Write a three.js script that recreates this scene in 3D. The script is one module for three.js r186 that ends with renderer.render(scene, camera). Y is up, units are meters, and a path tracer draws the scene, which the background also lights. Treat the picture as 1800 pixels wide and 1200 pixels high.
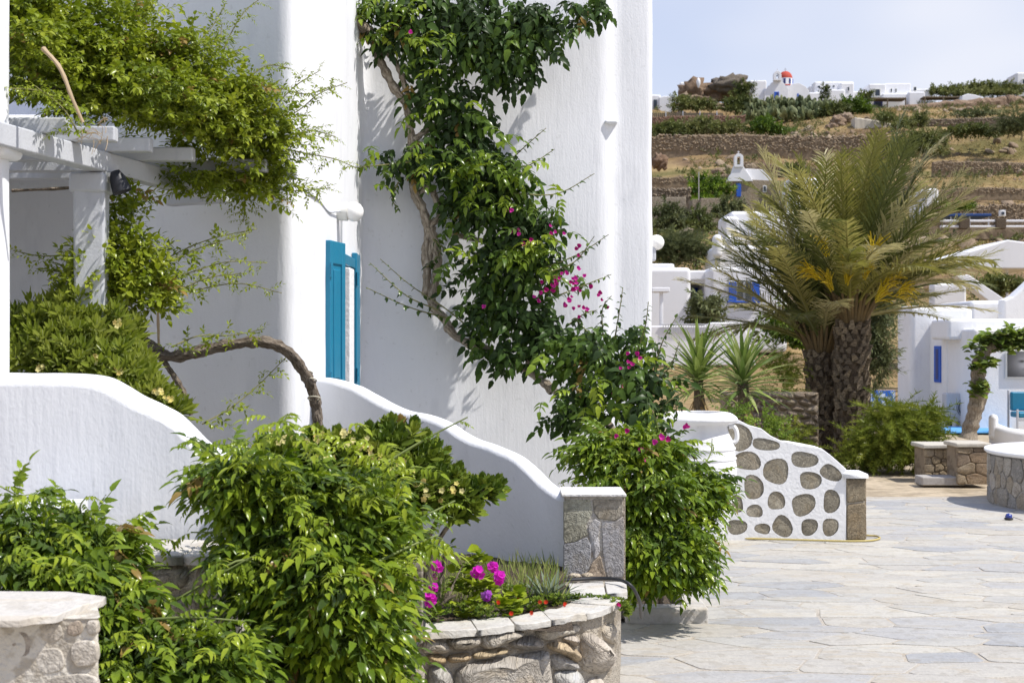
import * as THREE from 'three';
import { ImprovedNoise } from 'three/addons/math/ImprovedNoise.js';
import { RoundedBoxGeometry } from 'three/addons/geometries/RoundedBoxGeometry.js';
import { mergeGeometries, mergeVertices } from 'three/addons/utils/BufferGeometryUtils.js';

const lerp = (a, b, t) => a + (b - a) * t, clamp = (x, a = 0, b = 1) => Math.min(b, Math.max(a, x));
const sstep = (a, b, x) => { const t = clamp((x - a) / (b - a)); return t * t * (3 - 2 * t); };
// ------------------------------------------------------------------ camera, sky, sun, exposure
const scene = new THREE.Scene();
const EYE = 1.65, F = 2406;                                   // eye height in metres; focal length for a picture 1800 wide
const camera = new THREE.PerspectiveCamera(2 * Math.atan(600 / F) * 180 / Math.PI, 1024 / 682, 0.1, 6000);
camera.position.set(0, EYE, 0); camera.lookAt(0, EYE, -10);
camera.focus = 8.0; camera.userData.fStop = 7.1;
const renderer = new THREE.WebGLRenderer();
renderer.setSize(1024, 682);
renderer.toneMapping = THREE.LinearToneMapping; renderer.toneMappingExposure = 1.25;
renderer.shadowMap.enabled = true;
const N3 = new ImprovedNoise(), noise = (x, y = 0, z = 0) => N3.noise(x + 31.7, y + 11.3, z + 7.9);
{ // thin hazy summer sky
  const W = 1024, H = 512, a = new Float32Array(W * H * 4);
  for (let y = 0; y < H; y++) for (let x = 0; x < W; x++) {
    const t = ((y + .5) / H - .5) * Math.PI, ph = ((x + .5) / W - .5) * 2 * Math.PI, s = Math.sin(t), c = Math.cos(t), dx = c * Math.cos(ph), dz = c * Math.sin(ph);
    const up = Math.max(0, s), k = Math.pow(1 - sstep(.0, 1.0, up), 1.7);
    let r = .145 + .44 * k, g = .255 + .39 * k, b = .60 + .17 * k;
    if (s > 0) {
      const q = 1 / (s + .22);
      let n = noise(dx * q * 1.1, dz * q * 1.1, 3) * .55 + noise(dx * q * 2.7 + dz, dz * q * 2.1, 9) * .3 + noise(dx * q * 6, dz * q * 5, 4) * .15;
      n = Math.min(1, Math.max(0, n * 2.3 + .42)) * .75;
      r += (.72 - r) * n; g += (.735 - g) * n; b += (.80 - b) * n;
    }
    const i = (y * W + x) * 4; a[i] = r; a[i + 1] = g; a[i + 2] = b; a[i + 3] = 1;
  }
  const sky = new THREE.DataTexture(a, W, H, THREE.RGBAFormat, THREE.FloatType);
  sky.mapping = THREE.EquirectangularReflectionMapping; sky.magFilter = THREE.LinearFilter; sky.needsUpdate = true;
  scene.background = sky; scene.environment = sky;
}
const SUN = new THREE.Vector3(.52, .82, .185).normalize();
const sun = new THREE.DirectionalLight(new THREE.Color(1, .955, .89), 4.3);
sun.position.copy(SUN).multiplyScalar(60); sun.castShadow = true; sun.name = 'sun';
Object.assign(sun.shadow.camera, { left: -30, right: 30, top: 30, bottom: -30, near: 1, far: 200 });
sun.shadow.mapSize.set(4096, 4096); scene.add(sun);

// ------------------------------------------------------------------ helpers
const V = (x, y, z) => new THREE.Vector3(x, y, z);
const P = (px, py, d) => V((px - 900) / F * d, EYE - (py - 600) / F * d, -d);
const X = (px, d) => (px - 900) / F * d, Y = (py, d) => EYE - (py - 600) / F * d;
function rng(seed) { let a = seed * 2654435761 >>> 0; const r = () => { a = a + 0x6D2B79F5 | 0; let t = Math.imul(a ^ a >>> 15, 1 | a); t = t + Math.imul(t ^ t >>> 7, 61 | t) ^ t; return ((t ^ t >>> 14) >>> 0) / 4294967296; }; r.in = (p, q) => p + (q - p) * r(); return r; }
const taken = {};
function numbered(n) { const k = taken[n] = (taken[n] ?? -1) + 1; return k ? n + '_' + String(k).padStart(3, '0') : n; }
function tag(o, label, category, group, kind) { if (label) o.userData.label = label; if (category) o.userData.category = category; if (group) o.userData.group = group; if (kind) o.userData.kind = kind; return o; }
function thing(name, label, category, pos, group) { const o = new THREE.Group(); o.name = numbered(name); if (pos) o.position.copy(pos); scene.add(o); return tag(o, label, category, group); }
function part(parent, name, geo, mat, kind, label) { const m = new THREE.Mesh(geo, mat); m.name = name; m.castShadow = m.receiveShadow = true; parent.add(m); if (kind) m.userData.kind = kind; if (label) m.userData.label = label; return m; }
function solo(name, geo, mat, label, category, group, kind) { const m = new THREE.Mesh(geo, mat); m.name = numbered(name); m.castShadow = m.receiveShadow = true; scene.add(m); return tag(m, label, category, group, kind); }
const merge = (l) => mergeGeometries(l.map((g) => { const h = g.index ? g.toNonIndexed() : g; for (const k of Object.keys(h.attributes)) if (!['position', 'normal', 'uv'].includes(k)) h.deleteAttribute(k); return h; }));
// build a geometry from positions, indices and uvs
function geom(pos, idx, uv) { const g = new THREE.BufferGeometry(); g.setAttribute('position', new THREE.Float32BufferAttribute(pos, 3)); if (uv) g.setAttribute('uv', new THREE.Float32BufferAttribute(uv, 2)); if (idx) g.setIndex(idx); g.computeVertexNormals(); return g; }
// uv in metres from the side each face points to
function metric(g, ox = 0, oy = 0) {
  if (g.index) g = g.toNonIndexed();
  const p = g.attributes.position, n = p.count, uv = new Float32Array(n * 2), a = V(), b = V(), c = V();
  for (let i = 0; i < n; i += 3) {
    a.fromBufferAttribute(p, i); b.fromBufferAttribute(p, i + 1).sub(a); c.fromBufferAttribute(p, i + 2).sub(a); b.cross(c);
    const x = Math.abs(b.x), y = Math.abs(b.y), z = Math.abs(b.z);
    for (let k = 0; k < 3; k++) { const X = p.getX(i + k), Yv = p.getY(i + k), Z = p.getZ(i + k); const [u, v] = y >= x && y >= z ? [X, Z] : x > z ? [Z, Yv] : [X, Yv]; uv[(i + k) * 2] = u + ox; uv[(i + k) * 2 + 1] = v + oy; }
  }
  g.setAttribute('uv', new THREE.BufferAttribute(uv, 2)); return g;
}
function rbox(w, h, d, r = .02, seg = 3) { return metric(new RoundedBoxGeometry(w, h, d, seg, Math.min(r, w / 2.01, h / 2.01, d / 2.01))); }
const moved = (g, x, y, z, ry = 0) => { const h = g.clone(); if (ry) h.rotateY(ry); return h.translate(x, y, z); };
function tube(pts, r0, r1 = r0, seg = 6, n = 0, wob = 0, seed = 1) {
  const c = new THREE.CatmullRomCurve3(pts), k = n || pts.length * 5, g = new THREE.TubeGeometry(c, k, 1, seg, false), p = g.attributes.position, o = V();
  for (let i = 0; i <= k; i++) { c.getPointAt(i / k, o); const r = lerp(r0, r1, i / k) * (1 + wob * noise(i * .5, seed)); for (let j = 0; j <= seg; j++) { const q = i * (seg + 1) + j, w = r * (1 + wob * noise(i * .35, Math.cos(j / seg * 6.283) * 1.5, seed + Math.sin(j / seg * 6.283))); p.setXYZ(q, o.x + (p.getX(q) - o.x) * w, o.y + (p.getY(q) - o.y) * w, o.z + (p.getZ(q) - o.z) * w); } }
  const L = c.getLength(), uv = g.attributes.uv; for (let i = 0; i < uv.count; i++) uv.setXY(i, uv.getX(i) * L, uv.getY(i) * 6.283 * r0);
  g.computeVertexNormals(); return g;
}
function rock(seed, sx, sy, sz, detail = 2, rough = .35, freq = 1.3) {
  let g = new THREE.IcosahedronGeometry(1, detail); g.deleteAttribute('uv'); g.deleteAttribute('normal'); g = mergeVertices(g, 1e-4);
  const p = g.attributes.position, v = V();
  for (let i = 0; i < p.count; i++) { v.fromBufferAttribute(p, i); const k = 1 + rough * noise(v.x * freq + seed * 3.1, v.y * freq, v.z * freq + seed) + rough * .4 * noise(v.x * 3 * freq, v.y * 3 * freq + seed, v.z * 3 * freq); p.setXYZ(i, v.x * k * sx, v.y * k * sy, v.z * k * sz); }
  g.computeVertexNormals(); const uv = new Float32Array(p.count * 2); for (let i = 0; i < p.count; i++) { uv[i * 2] = p.getX(i) + p.getZ(i) * .6 + seed; uv[i * 2 + 1] = p.getY(i) + p.getZ(i) * .5; }
  g.setAttribute('uv', new THREE.BufferAttribute(uv, 2)); return g;
}
// ------------------------------------------------------------------ textures (tileable value noise)
function hash(x, y, s) { let h = Math.imul(x, 374761393) + Math.imul(y, 668265263) + Math.imul(s, 974634777) | 0; h = Math.imul(h ^ h >>> 13, 1274126177); return ((h ^ h >>> 16) >>> 0) / 4294967296; }
function tn(u, v, fx, fy, s) { const x = u * fx, y = v * fy, x0 = Math.floor(x), y0 = Math.floor(y), a = x - x0, b = y - y0, m = a * a * (3 - 2 * a), n = b * b * (3 - 2 * b), w = (i, j) => hash((x0 + i) % fx, (y0 + j) % fy, s); return lerp(lerp(w(0, 0), w(1, 0), m), lerp(w(0, 1), w(1, 1), m), n); }
function fbm(u, v, fx, fy, s, o = 4) { let t = 0, a = .5, z = 0; for (let i = 0; i < o; i++) { t += a * tn(u, v, fx, fy, s + i); z += a; a *= .55; fx *= 2; fy *= 2; } return t / z; }
function tex(n, fn, metres, srgb = false) {
  const a = srgb ? new Uint8Array(n * n * 4) : new Float32Array(n * n * 4);
  for (let y = 0; y < n; y++) for (let x = 0; x < n; x++) { const c = fn((x + .5) / n, (y + .5) / n), i = (y * n + x) * 4; for (let k = 0; k < 3; k++) { let q = clamp(c.length ? c[k] : c); if (srgb) q = q <= .0031308 ? 12.92 * q : 1.055 * Math.pow(q, 1 / 2.4) - .055; a[i + k] = srgb ? Math.round(255 * q) : q; } a[i + 3] = srgb ? 255 : 1; }
  const t = new THREE.DataTexture(a, n, n, THREE.RGBAFormat, srgb ? THREE.UnsignedByteType : THREE.FloatType); t.wrapS = t.wrapT = THREE.RepeatWrapping; t.magFilter = THREE.LinearFilter; t.repeat.set(1 / metres, 1 / metres); if (srgb) t.colorSpace = THREE.SRGBColorSpace; t.needsUpdate = true; return t;
}
const again = (t, metres) => { const c = t.clone(); c.repeat.set(1 / metres, 1 / metres); c.needsUpdate = true; return c; };
const mix3 = (a, b, t) => a.map((x, i) => lerp(x, b[i], t));
const T = {
  // brushed lime plaster: long vertical strokes, trowel waves and grains
  plaster: tex(1024, (u, v) => .46 * fbm(u, v, 90, 11, 3, 3) + .30 * fbm(u, v, 9, 5, 9, 4) + .24 * fbm(u, v, 190, 120, 21, 2), 1.6),
  plasterCol: tex(512, (u, v) => { const g = .90 + .10 * fbm(u, v, 6, 4, 31, 6), s = sstep(.56, .8, fbm(u, v, 12, 4, 37, 5)) * .08, d = sstep(.78, .82, fbm(u, v, 60, 50, 41, 3)) * .08; return [g - s - d, g - s * .98 - d * 1.02, g - s * .9 - d * 1.1]; }, 1.9, true),
  grain: tex(512, (u, v) => .5 * fbm(u, v, 6, 6, 5, 5) + .5 * fbm(u, v, 40, 40, 8, 4), .5),
  pit: tex(512, (u, v) => { const a = fbm(u, v, 22, 22, 161, 5), b = fbm(u, v, 90, 90, 167, 2), c = sstep(.56, .72, fbm(u, v, 30, 30, 171, 3)); return clamp(.55 * a + .45 * b - c * .35); }, .42),
  rockCol: tex(512, (u, v) => { const a = fbm(u, v, 5, 5, 51, 5), b = fbm(u, v, 60, 60, 57, 3), c = sstep(.55, .75, fbm(u, v, 11, 9, 53, 4)); return mix3(mix3([.62, .58, .52], [1, .98, .94], a * 1.2 - .1), [.72, .6, .42], c * .35).map((q) => q * (.52 + .9 * b)); }, .6, true),
  slabCol: tex(512, (u, v) => { const a = fbm(u, v, 4, 7, 61, 5), b = fbm(u, v, 50, 60, 67, 3), c = sstep(.58, .7, fbm(u, v, 6, 16, 63, 4)); const d = fbm(u, v, 3, 30, 69, 4), e = sstep(.6, .68, fbm(u, v, 14, 14, 73, 4)); return mix3(mix3(mix3([.80, .80, .82], [1, .99, .96], a * .8 + d * .8 - .3), [.86, .78, .66], c * .5), [.62, .58, .52], e * .35).map((q) => q * (.88 + .2 * b)); }, .9, true),
  bark: tex(256, (u, v) => { const a = fbm(u, v, 6, 20, 71, 4), b = fbm(u, v, 24, 40, 75, 3); return mix3([.34, .29, .23], [1, .97, .9], a * 1.5 + b * .5 - .55); }, .2, true),
  barkB: tex(256, (u, v) => .6 * fbm(u, v, 5, 22, 71, 4) + .4 * fbm(u, v, 20, 40, 75, 3), .2),
  leaf: tex(128, (u, v) => { const x = Math.abs(u - .5), m = 1 - sstep(.012, .04, x), q = (v * 7 + x * 5) % 1, s = (1 - sstep(.05, .16, Math.min(q, 1 - q))) * .35, n = fbm(u, v, 5, 5, 81, 3); const g = .78 + .3 * n, k = Math.max(m * .8, s); return [g + k * .4, g + k * .25, g + k * .12]; }, 1, true),
  earth: tex(512, (u, v) => { const a = fbm(u, v, 5, 5, 91, 6), b = fbm(u, v, 64, 64, 95, 3), c = sstep(.5, .62, fbm(u, v, 17, 17, 93, 4)); return mix3(mix3([.72, .66, .58], [1.0, .97, .9], a), [.6, .55, .45], c * .5).map((q) => q * (.6 + .7 * b)); }, 5, true),
  lime: tex(512, (u, v) => { const a = fbm(u, v, 6, 6, 101, 5), c = sstep(.5, .64, fbm(u, v, 9, 9, 107, 5)); return mix3([1, .98, .94], [.62, .57, .5], c * .8).map((q) => q * (.8 + .25 * a)); }, .5, true),
};
// ------------------------------------------------------------------ materials
const C = (r, g, b) => new THREE.Color().setRGB(r, g, b);
const std = (c, o = {}) => new THREE.MeshStandardMaterial({ color: c, roughness: .9, side: THREE.DoubleSide, ...o });
const M = {
  plaster: std(C(.77, .78, .80), { map: T.plasterCol, bumpMap: T.plaster, bumpScale: .0032, roughness: .93 }),
  smooth: std(C(.80, .80, .80), { map: T.plasterCol, bumpMap: again(T.grain, .8), bumpScale: .006, roughness: .9 }),
  farWhite: std(C(.78, .78, .79), { map: again(T.plasterCol, 6), roughness: .95 }),
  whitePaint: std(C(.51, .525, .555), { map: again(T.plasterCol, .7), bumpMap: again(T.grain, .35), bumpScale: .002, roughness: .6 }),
  teal: std(C(.008, .19, .32), { map: again(T.plasterCol, .45), bumpMap: again(T.grain, .3), bumpScale: .0015, roughness: .42 }),
  blue: std(C(.012, .09, .46), { roughness: .6 }), navy: std(C(.02, .03, .16), { roughness: .5 }),
  dark: std(C(.02, .02, .022), { roughness: .7 }), glassDark: std(C(.03, .04, .055), { roughness: .12 }),
  globe: new THREE.MeshPhysicalMaterial({ color: C(.86, .85, .82), roughness: .35, clearcoat: .3, clearcoatRoughness: .2 }),
  lampBase: std(C(.74, .73, .68), { roughness: .5 }), metal: std(C(.5, .5, .5), { roughness: .4, metalness: .8 }),
  bark: std(C(.46, .41, .35), { map: T.bark, bumpMap: T.barkB, bumpScale: .02 }),
  barkDark: std(C(.24, .205, .17), { map: T.bark, bumpMap: T.barkB, bumpScale: .02 }),
  twig: std(C(.20, .19, .07)), dryTwig: std(C(.42, .32, .2)),
  greenStem: std(C(.16, .20, .05), { roughness: .7 }),
  mortar: std(C(.42, .38, .32), { map: T.lime, bumpMap: T.pit, bumpScale: .012 }),
  limeMortar: std(C(.66, .63, .57), { map: T.lime, bumpMap: T.pit, bumpScale: .01 }),
  soil: std(C(.10, .075, .05), { map: again(T.earth, .6), bumpMap: again(T.grain, .25), bumpScale: .03 }),
  rubber: std(C(.02, .02, .022), { roughness: .5 }), hose: std(C(.45, .36, .12), { roughness: .6 }),
  palmWood: std(C(.155, .12, .085), { map: T.bark, bumpMap: T.barkB, bumpScale: .02 }),
  scale: std(C(.23, .19, .14), { map: T.bark, bumpMap: T.barkB, bumpScale: .01 }),
  red: std(C(.42, .055, .03), { roughness: .8 }),
};
const stone = (r, g, b, bump = .02) => std(C(r, g, b), { map: T.rockCol, bumpMap: bump > .045 ? T.grain : T.pit, bumpScale: bump > .045 ? bump : Math.min(.013, bump * .5), roughness: .95 });
const slab = (r, g, b) => std(C(r, g, b), { map: T.slabCol, bumpMap: T.grain, bumpScale: .006, roughness: .8 });
// green leaves let light through; the waxy skin is a clear coat
function leafMat(c, o = {}) { return new THREE.MeshPhysicalMaterial({ color: c, map: T.leafOne, roughness: .95, specularIntensity: .3, transmission: .40, thickness: 0, clearcoat: .6, clearcoatRoughness: .24, side: THREE.DoubleSide, ...o }); }
T.leafOne = again(T.leaf, 1);
// ------------------------------------------------------------------ walls
// a wall that follows line (x, z, top height), with a rounded head and a hand-made face
function sweepWall(line, t, y0, r, n = 60, wave = .006, seed = 1) {
  const c = new THREE.CatmullRomCurve3(line.map(([x, z, y]) => V(x, y, z)), false, 'centripetal'), pos = [], uv = [], idx = [], o = V(), d = V();
  const rows = 9, arc = 8, K = rows + arc + rows; let s = 0, prev;
  for (let i = 0; i <= n; i++) {
    c.getPoint(i / n, o); c.getTangent(i / n, d); const l = Math.hypot(d.x, d.z) || 1, nx = -d.z / l, nz = d.x / l; if (prev) s += Math.hypot(o.x - prev.x, o.z - prev.z); prev = o.clone();
    const steep = Math.hypot(d.x, d.z) / d.length();
    for (let k = 0; k < K; k++) {
      let off, y, v;
      if (k < rows) { off = t / 2; y = lerp(y0, o.y - r, k / (rows - 1)); v = y; }
      else if (k < rows + arc) { const a = (k - rows + .5) / arc * Math.PI; off = (t / 2 - r) * (Math.abs(Math.cos(a)) < 1e-6 ? 0 : Math.sign(Math.cos(a))) + r * Math.cos(a); if (t / 2 > r) off = Math.cos(a) * r + Math.sign(Math.cos(a)) * (t / 2 - r); y = o.y - r + r * Math.sin(a) ; v = o.y + (k - rows) / arc * t; }
      else { off = -t / 2; y = lerp(o.y - r, y0, (k - rows - arc) / (rows - 1)); v = o.y + t + o.y - y; }
      const q = noise(s * 2.2 + seed, y * 2.2, off * 6) * wave + noise(s * 8, y * 8 + seed, off * 8) * wave * .35;
      pos.push(o.x + nx * (off + q * Math.sign(off || 1)), y + (k >= rows && k < rows + arc ? noise(s * 5, seed, 2) * wave : 0), o.z + nz * (off + q * Math.sign(off || 1))); uv.push(s, v);
    }
  }
  for (let i = 0; i < n; i++) for (let k = 0; k < K - 1; k++) { const a = i * K + k, b = a + K; idx.push(a, b, a + 1, b, b + 1, a + 1); }
  for (const e of [0, n]) { const b0 = pos.length / 3; for (let k = 0; k < K; k++) { const q = (e * K + k) * 3; pos.push(pos[q], pos[q + 1], pos[q + 2]); uv.push(pos[q] + pos[q + 2], pos[q + 1]); } for (let k = 1; k < K - 1; k++) e ? idx.push(b0, b0 + k, b0 + k + 1) : idx.push(b0, b0 + k + 1, b0 + k); }
  return geom(pos, idx, uv);
}
// an upright prism on a plan whose corners are rounded: [x, z, radius]
function plan(pts, y0, y1, rows = 24, wave = .007, step = .16) {
  const out = [];
  pts.forEach(([x, z, r], i) => {
    const a = pts[(i + pts.length - 1) % pts.length], b = pts[(i + 1) % pts.length];
    if (!r) { out.push([x, z]); return; }
    const va = new THREE.Vector2(a[0] - x, a[1] - z), vb = new THREE.Vector2(b[0] - x, b[1] - z), la = va.length(), lb = vb.length(); va.normalize(); vb.normalize();
    const k = Math.min(r, la * .49, lb * .49);
    for (let j = 0; j <= 8; j++) { const t = j / 8, u = 1 - t; out.push([x + va.x * k * u * u + vb.x * k * t * t, z + va.y * k * u * u + vb.y * k * t * t]); }
  });
  const ring = []; out.forEach((p, i) => { const q = out[(i + 1) % out.length], l = Math.hypot(q[0] - p[0], q[1] - p[1]), m = Math.max(1, Math.min(40, Math.round(l / step))); for (let j = 0; j < m; j++) ring.push([lerp(p[0], q[0], j / m), lerp(p[1], q[1], j / m)]); });
  const n = ring.length, pos = [], uv = [], idx = []; let s = 0;
  for (let i = 0; i <= n; i++) {
    const p = ring[i % n], a = ring[(i + n - 1) % n], b = ring[(i + 1) % n]; if (i) s += Math.hypot(p[0] - ring[i - 1][0], p[1] - ring[i - 1][1]);
    const tx = b[0] - a[0], tz = b[1] - a[1], l = Math.hypot(tx, tz) || 1;
    for (let j = 0; j <= rows; j++) { const y = lerp(y0, y1, j / rows), q = noise(p[0] * 1.7, y * 1.3, p[1] * 1.7) * wave + noise(p[0] * 6, y * 4, p[1] * 6) * wave * .3; pos.push(p[0] + tz / l * q, y, p[1] - tx / l * q); uv.push(s, y); }
  }
  for (let i = 0; i < n; i++) for (let j = 0; j < rows; j++) { const a = i * (rows + 1) + j, b = a + rows + 1; idx.push(a, b, a + 1, b, b + 1, a + 1); }
  const top = THREE.ShapeUtils.triangulateShape(ring.map((p) => new THREE.Vector2(p[0], p[1])), []), b0 = pos.length / 3; ring.forEach((p) => { pos.push(p[0], y1, p[1]); uv.push(p[0], p[1]); }); top.forEach(([a, b, c]) => idx.push(b0 + a, b0 + c, b0 + b));
  return geom(pos, idx, uv);
}
// ------------------------------------------------------------------ irregular stones
// cells of a Voronoi diagram over seeds [u, v], stretched by ax along u, clipped to the box
function cells(seeds, box, ax = 1) {
  const [u0, v0, u1, v1] = box;
  return seeds.map(([su, sv]) => {
    let poly = [[u0, v0], [u1, v0], [u1, v1], [u0, v1]];
    const near = seeds.map(([a, b]) => [a, b, ((a - su) / ax) ** 2 + (b - sv) ** 2]).filter((q) => q[2] > 1e-9).sort((a, b) => a[2] - b[2]).slice(0, 16);
    for (const [a, b] of near) {
      const nu = (a - su) / ax / ax, nv = b - sv, mu = (a + su) / 2, mv = (b + sv) / 2, side = (p) => (p[0] - mu) * nu + (p[1] - mv) * nv, o = [];
      poly.forEach((p, i) => { const q = poly[(i + 1) % poly.length], s = side(p), t = side(q); if (s <= 0) o.push(p); if (s * t < 0) { const k = s / (s - t); o.push([lerp(p[0], q[0], k), lerp(p[1], q[1], k)]); } });
      poly = o; if (poly.length < 3) break;
    }
    return poly;
  });
}
function inset(poly, g) { // move every side inwards by g
  const n = poly.length, out = [], cx = poly.reduce((a, p) => a + p[0], 0) / n, cy = poly.reduce((a, p) => a + p[1], 0) / n;
  for (const p of poly) { const dx = cx - p[0], dy = cy - p[1], l = Math.hypot(dx, dy); const k = Math.min(g * 1.25, l * .45); out.push([p[0] + dx / l * k, p[1] + dy / l * k]); }
  return out;
}
function roundPoly(poly, it = 2, c = .22) { let p = poly; for (let k = 0; k < it; k++) { const o = []; p.forEach((a, i) => { const b = p[(i + 1) % p.length]; o.push([lerp(a[0], b[0], c), lerp(a[1], b[1], c)], [lerp(a[0], b[0], 1 - c), lerp(a[1], b[1], 1 - c)]); }); p = o; } return p; }
// a stone with the outline poly, risen by h from the face that at(u, v, n) describes
function piece(poly, h, bevel, at, rough = .1, seed = 1, back = .02) {
  const n = poly.length, cx = poly.reduce((a, p) => a + p[0], 0) / n, cy = poly.reduce((a, p) => a + p[1], 0) / n, pos = [], uv = [], idx = [];
  const rings = [[1, -back], [1, Math.max(0, h - bevel)], [.5, h - bevel * .3], [0, h]];
  for (const [k, nn] of rings) for (const p of poly) {
    const l = Math.hypot(p[0] - cx, p[1] - cy) || 1, ins = k === 1 ? 0 : k === .5 ? bevel * .55 : bevel * 1.25, q = Math.max(.15, 1 - ins / l);
    const u = cx + (p[0] - cx) * q, v = cy + (p[1] - cy) * q, w = nn > 0 ? noise(u * 9 + seed, v * 9, seed) * rough * h : 0; const o = at(u, v, nn + w); pos.push(o.x, o.y, o.z); uv.push(u + seed * .37 + nn * .7, v + seed * .71 + nn);
  }
  const inn = poly.map((p) => { const l = Math.hypot(p[0] - cx, p[1] - cy) || 1, q = Math.max(.15, 1 - bevel * 1.25 / l) * .5; return [cx + (p[0] - cx) * q, cy + (p[1] - cy) * q]; });
  for (const [u, v] of inn) { const o = at(u, v, h * (1.02 + rough * noise(u * 7 + seed, v * 7, seed + 4))); pos.push(o.x, o.y, o.z); uv.push(u + seed * .37, v + seed * .71); }
  const o = at(cx, cy, h * (1.03 + rough * noise(cx * 7, cy * 7, seed))); pos.push(o.x, o.y, o.z); uv.push(cx + seed * .37, cy + seed * .71);
  for (let r = 0; r < 4; r++) for (let i = 0; i < n; i++) { const a = r * n + i, b = r * n + (i + 1) % n; idx.push(a, b, a + n, b, b + n, a + n); }
  for (let i = 0; i < n; i++) idx.push(4 * n + i, 4 * n + (i + 1) % n, 5 * n);
  return geom(pos, idx, uv);
}
// ------------------------------------------------------------------ leaves
function leafGeo(L, W, droop = .25, fold = .25, seg = 4, belly = .75) { // one leaf along +z, its face up
  const pos = [0, 0, 0], uv = [.5, 0], idx = [];
  for (let i = 1; i < seg; i++) { const t = i / seg, w = W / 2 * Math.pow(Math.sin(Math.PI * Math.pow(t, belly)), .8) * (seg > 5 && i % 2 ? .84 : 1), y = -droop * L * t * t; pos.push(-w, y + fold * w, L * t, 0, y, L * t, w, y + fold * w, L * t); uv.push(.5 - w / W * .9, t, .5, t, .5 + w / W * .9, t); }
  pos.push(0, -droop * L, L); uv.push(.5, 1); const e = pos.length / 3 - 1;
  idx.push(0, 1, 2, 0, 2, 3); for (let i = 0; i < seg - 2; i++) { const a = 1 + i * 3; idx.push(a, a + 3, a + 1, a + 3, a + 4, a + 1, a + 1, a + 4, a + 2, a + 4, a + 5, a + 2); }
  const a = e - 3; idx.push(a, e, a + 1, a + 1, e, a + 2);
  return geom(pos, idx, uv);
}
const UPV = V(0, 1, 0);
function frame(pos, fwd, up, s = 1) { // matrix with +z along fwd
  const z = fwd.clone().normalize(), x = up.clone().cross(z); if (x.lengthSq() < 1e-6) x.set(1, 0, 0); x.normalize(); const y = z.clone().cross(x);
  return new THREE.Matrix4().makeBasis(x.multiplyScalar(s), y.multiplyScalar(s), z.multiplyScalar(s)).setPosition(pos);
}
function stalk(pts, r) { const g = new THREE.TubeGeometry(new THREE.CatmullRomCurve3(pts), 4, r, 3, false); return g; }
function pinnate(seed, pairs, L, lf, w, droop = .5, arch = .35) { // a feather-shaped leaf along +z
  const r = rng(seed), out = [], at = (s) => V(0, arch * L * s - (arch + droop * .6) * L * s * s, L * s * (1 - .12 * s));
  out.push(stalk([at(0), at(.33), at(.66), at(1)], L * .008));
  for (let i = 0; i < pairs; i++) for (const side of [-1, 1]) {
    const s = .2 + .74 * i / (pairs - .3) + r.in(-.015, .015), a = r.in(.75, 1.15), k = lf * (1 - .4 * Math.abs(i / pairs - .35)) * r.in(.88, 1.1);
    const f = V(side * r.in(.6, 1.05), -r.in(.0, 1.1) * droop * 1.5 - .02, r.in(.2, .65)), g = leafGeo(k, k * w, r.in(.15, .6), r.in(.2, .5), 8, .6);
    out.push(g.applyMatrix4(frame(at(s), f, V(side * .45 + r.in(-.35, .35), .8, r.in(0, .5)))));
  }
  out.push(leafGeo(lf * 1.15, lf * w, .35, .3, 8, .62).applyMatrix4(frame(at(1), V(r.in(-.2, .2), -droop * 1.2, 1), UPV)));
  return merge(out);
}
function sprig(seed, n, L, lf, w, open = .9, curve = .2) { // a twig with leaves in turn
  const r = rng(seed), out = [], at = (s) => V(Math.sin(s * 2 + seed) * L * .06, curve * L * s - curve * 1.4 * L * s * s, L * s);
  out.push(stalk([at(0), at(.33), at(.66), at(1)], L * .006));
  for (let i = 0; i < n; i++) { const s = .12 + .88 * i / n, a = i * 2.4 + r.in(-.4, .4), f = V(Math.cos(a) * open, Math.sin(a) * open * .8 - .15, r.in(.35, .8)); out.push(leafGeo(lf * r.in(.7, 1.15), lf * w, r.in(.1, .4), .3, 3).applyMatrix4(frame(at(s), f, V(r.in(-.3, .3), 1, r.in(-.3, .3))))); }
  out.push(leafGeo(lf, lf * w, .2, .3, 3).applyMatrix4(frame(at(1), V(0, -.1, 1), UPV)));
  return merge(out);
}
function rosette(seed, n, lf, w, spread = 1, belly = 1.5) { // leaves round the end of a shoot that points up
  const r = rng(seed), out = [];
  for (let i = 0; i < n; i++) { const a = i * 2.4, t = i / n, e = lerp(.25, 1.25, t) * spread; out.push(leafGeo(lf * r.in(.75, 1.1) * lerp(.7, 1, t), lf * w, -.15, .25, 4, belly).applyMatrix4(frame(V(0, -t * lf * .6, 0), V(Math.cos(a) * Math.sin(e), Math.cos(e), Math.sin(a) * Math.sin(e)), UPV))); }
  return merge(out);
}
function plume(seed, n, L, lf, rr) { // fine needles along a soft stem
  const r = rng(seed), pos = [], idx = [], uv = [];
  for (let i = 0; i < n; i++) { const s = Math.pow(r(), .8), a = r() * 6.283, c = V(0, L * (.25 * s - .45 * s * s), L * s), k = lf * r.in(.6, 1.2) * (1.1 - .5 * s), f = V(Math.cos(a), Math.sin(a) * .8 + .15, r.in(.5, 1.3)).normalize(), x = f.clone().cross(V(r() - .5, r() - .5, r() - .5)).normalize().multiplyScalar(rr), e = c.clone().addScaledVector(f, k), b = pos.length / 3; pos.push(...c.clone().sub(x).toArray(), ...c.clone().add(x).toArray(), ...e.toArray()); uv.push(0, 0, 1, 0, .5, 1); idx.push(b, b + 1, b + 2); }
  return geom(pos, idx, uv);
}
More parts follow.
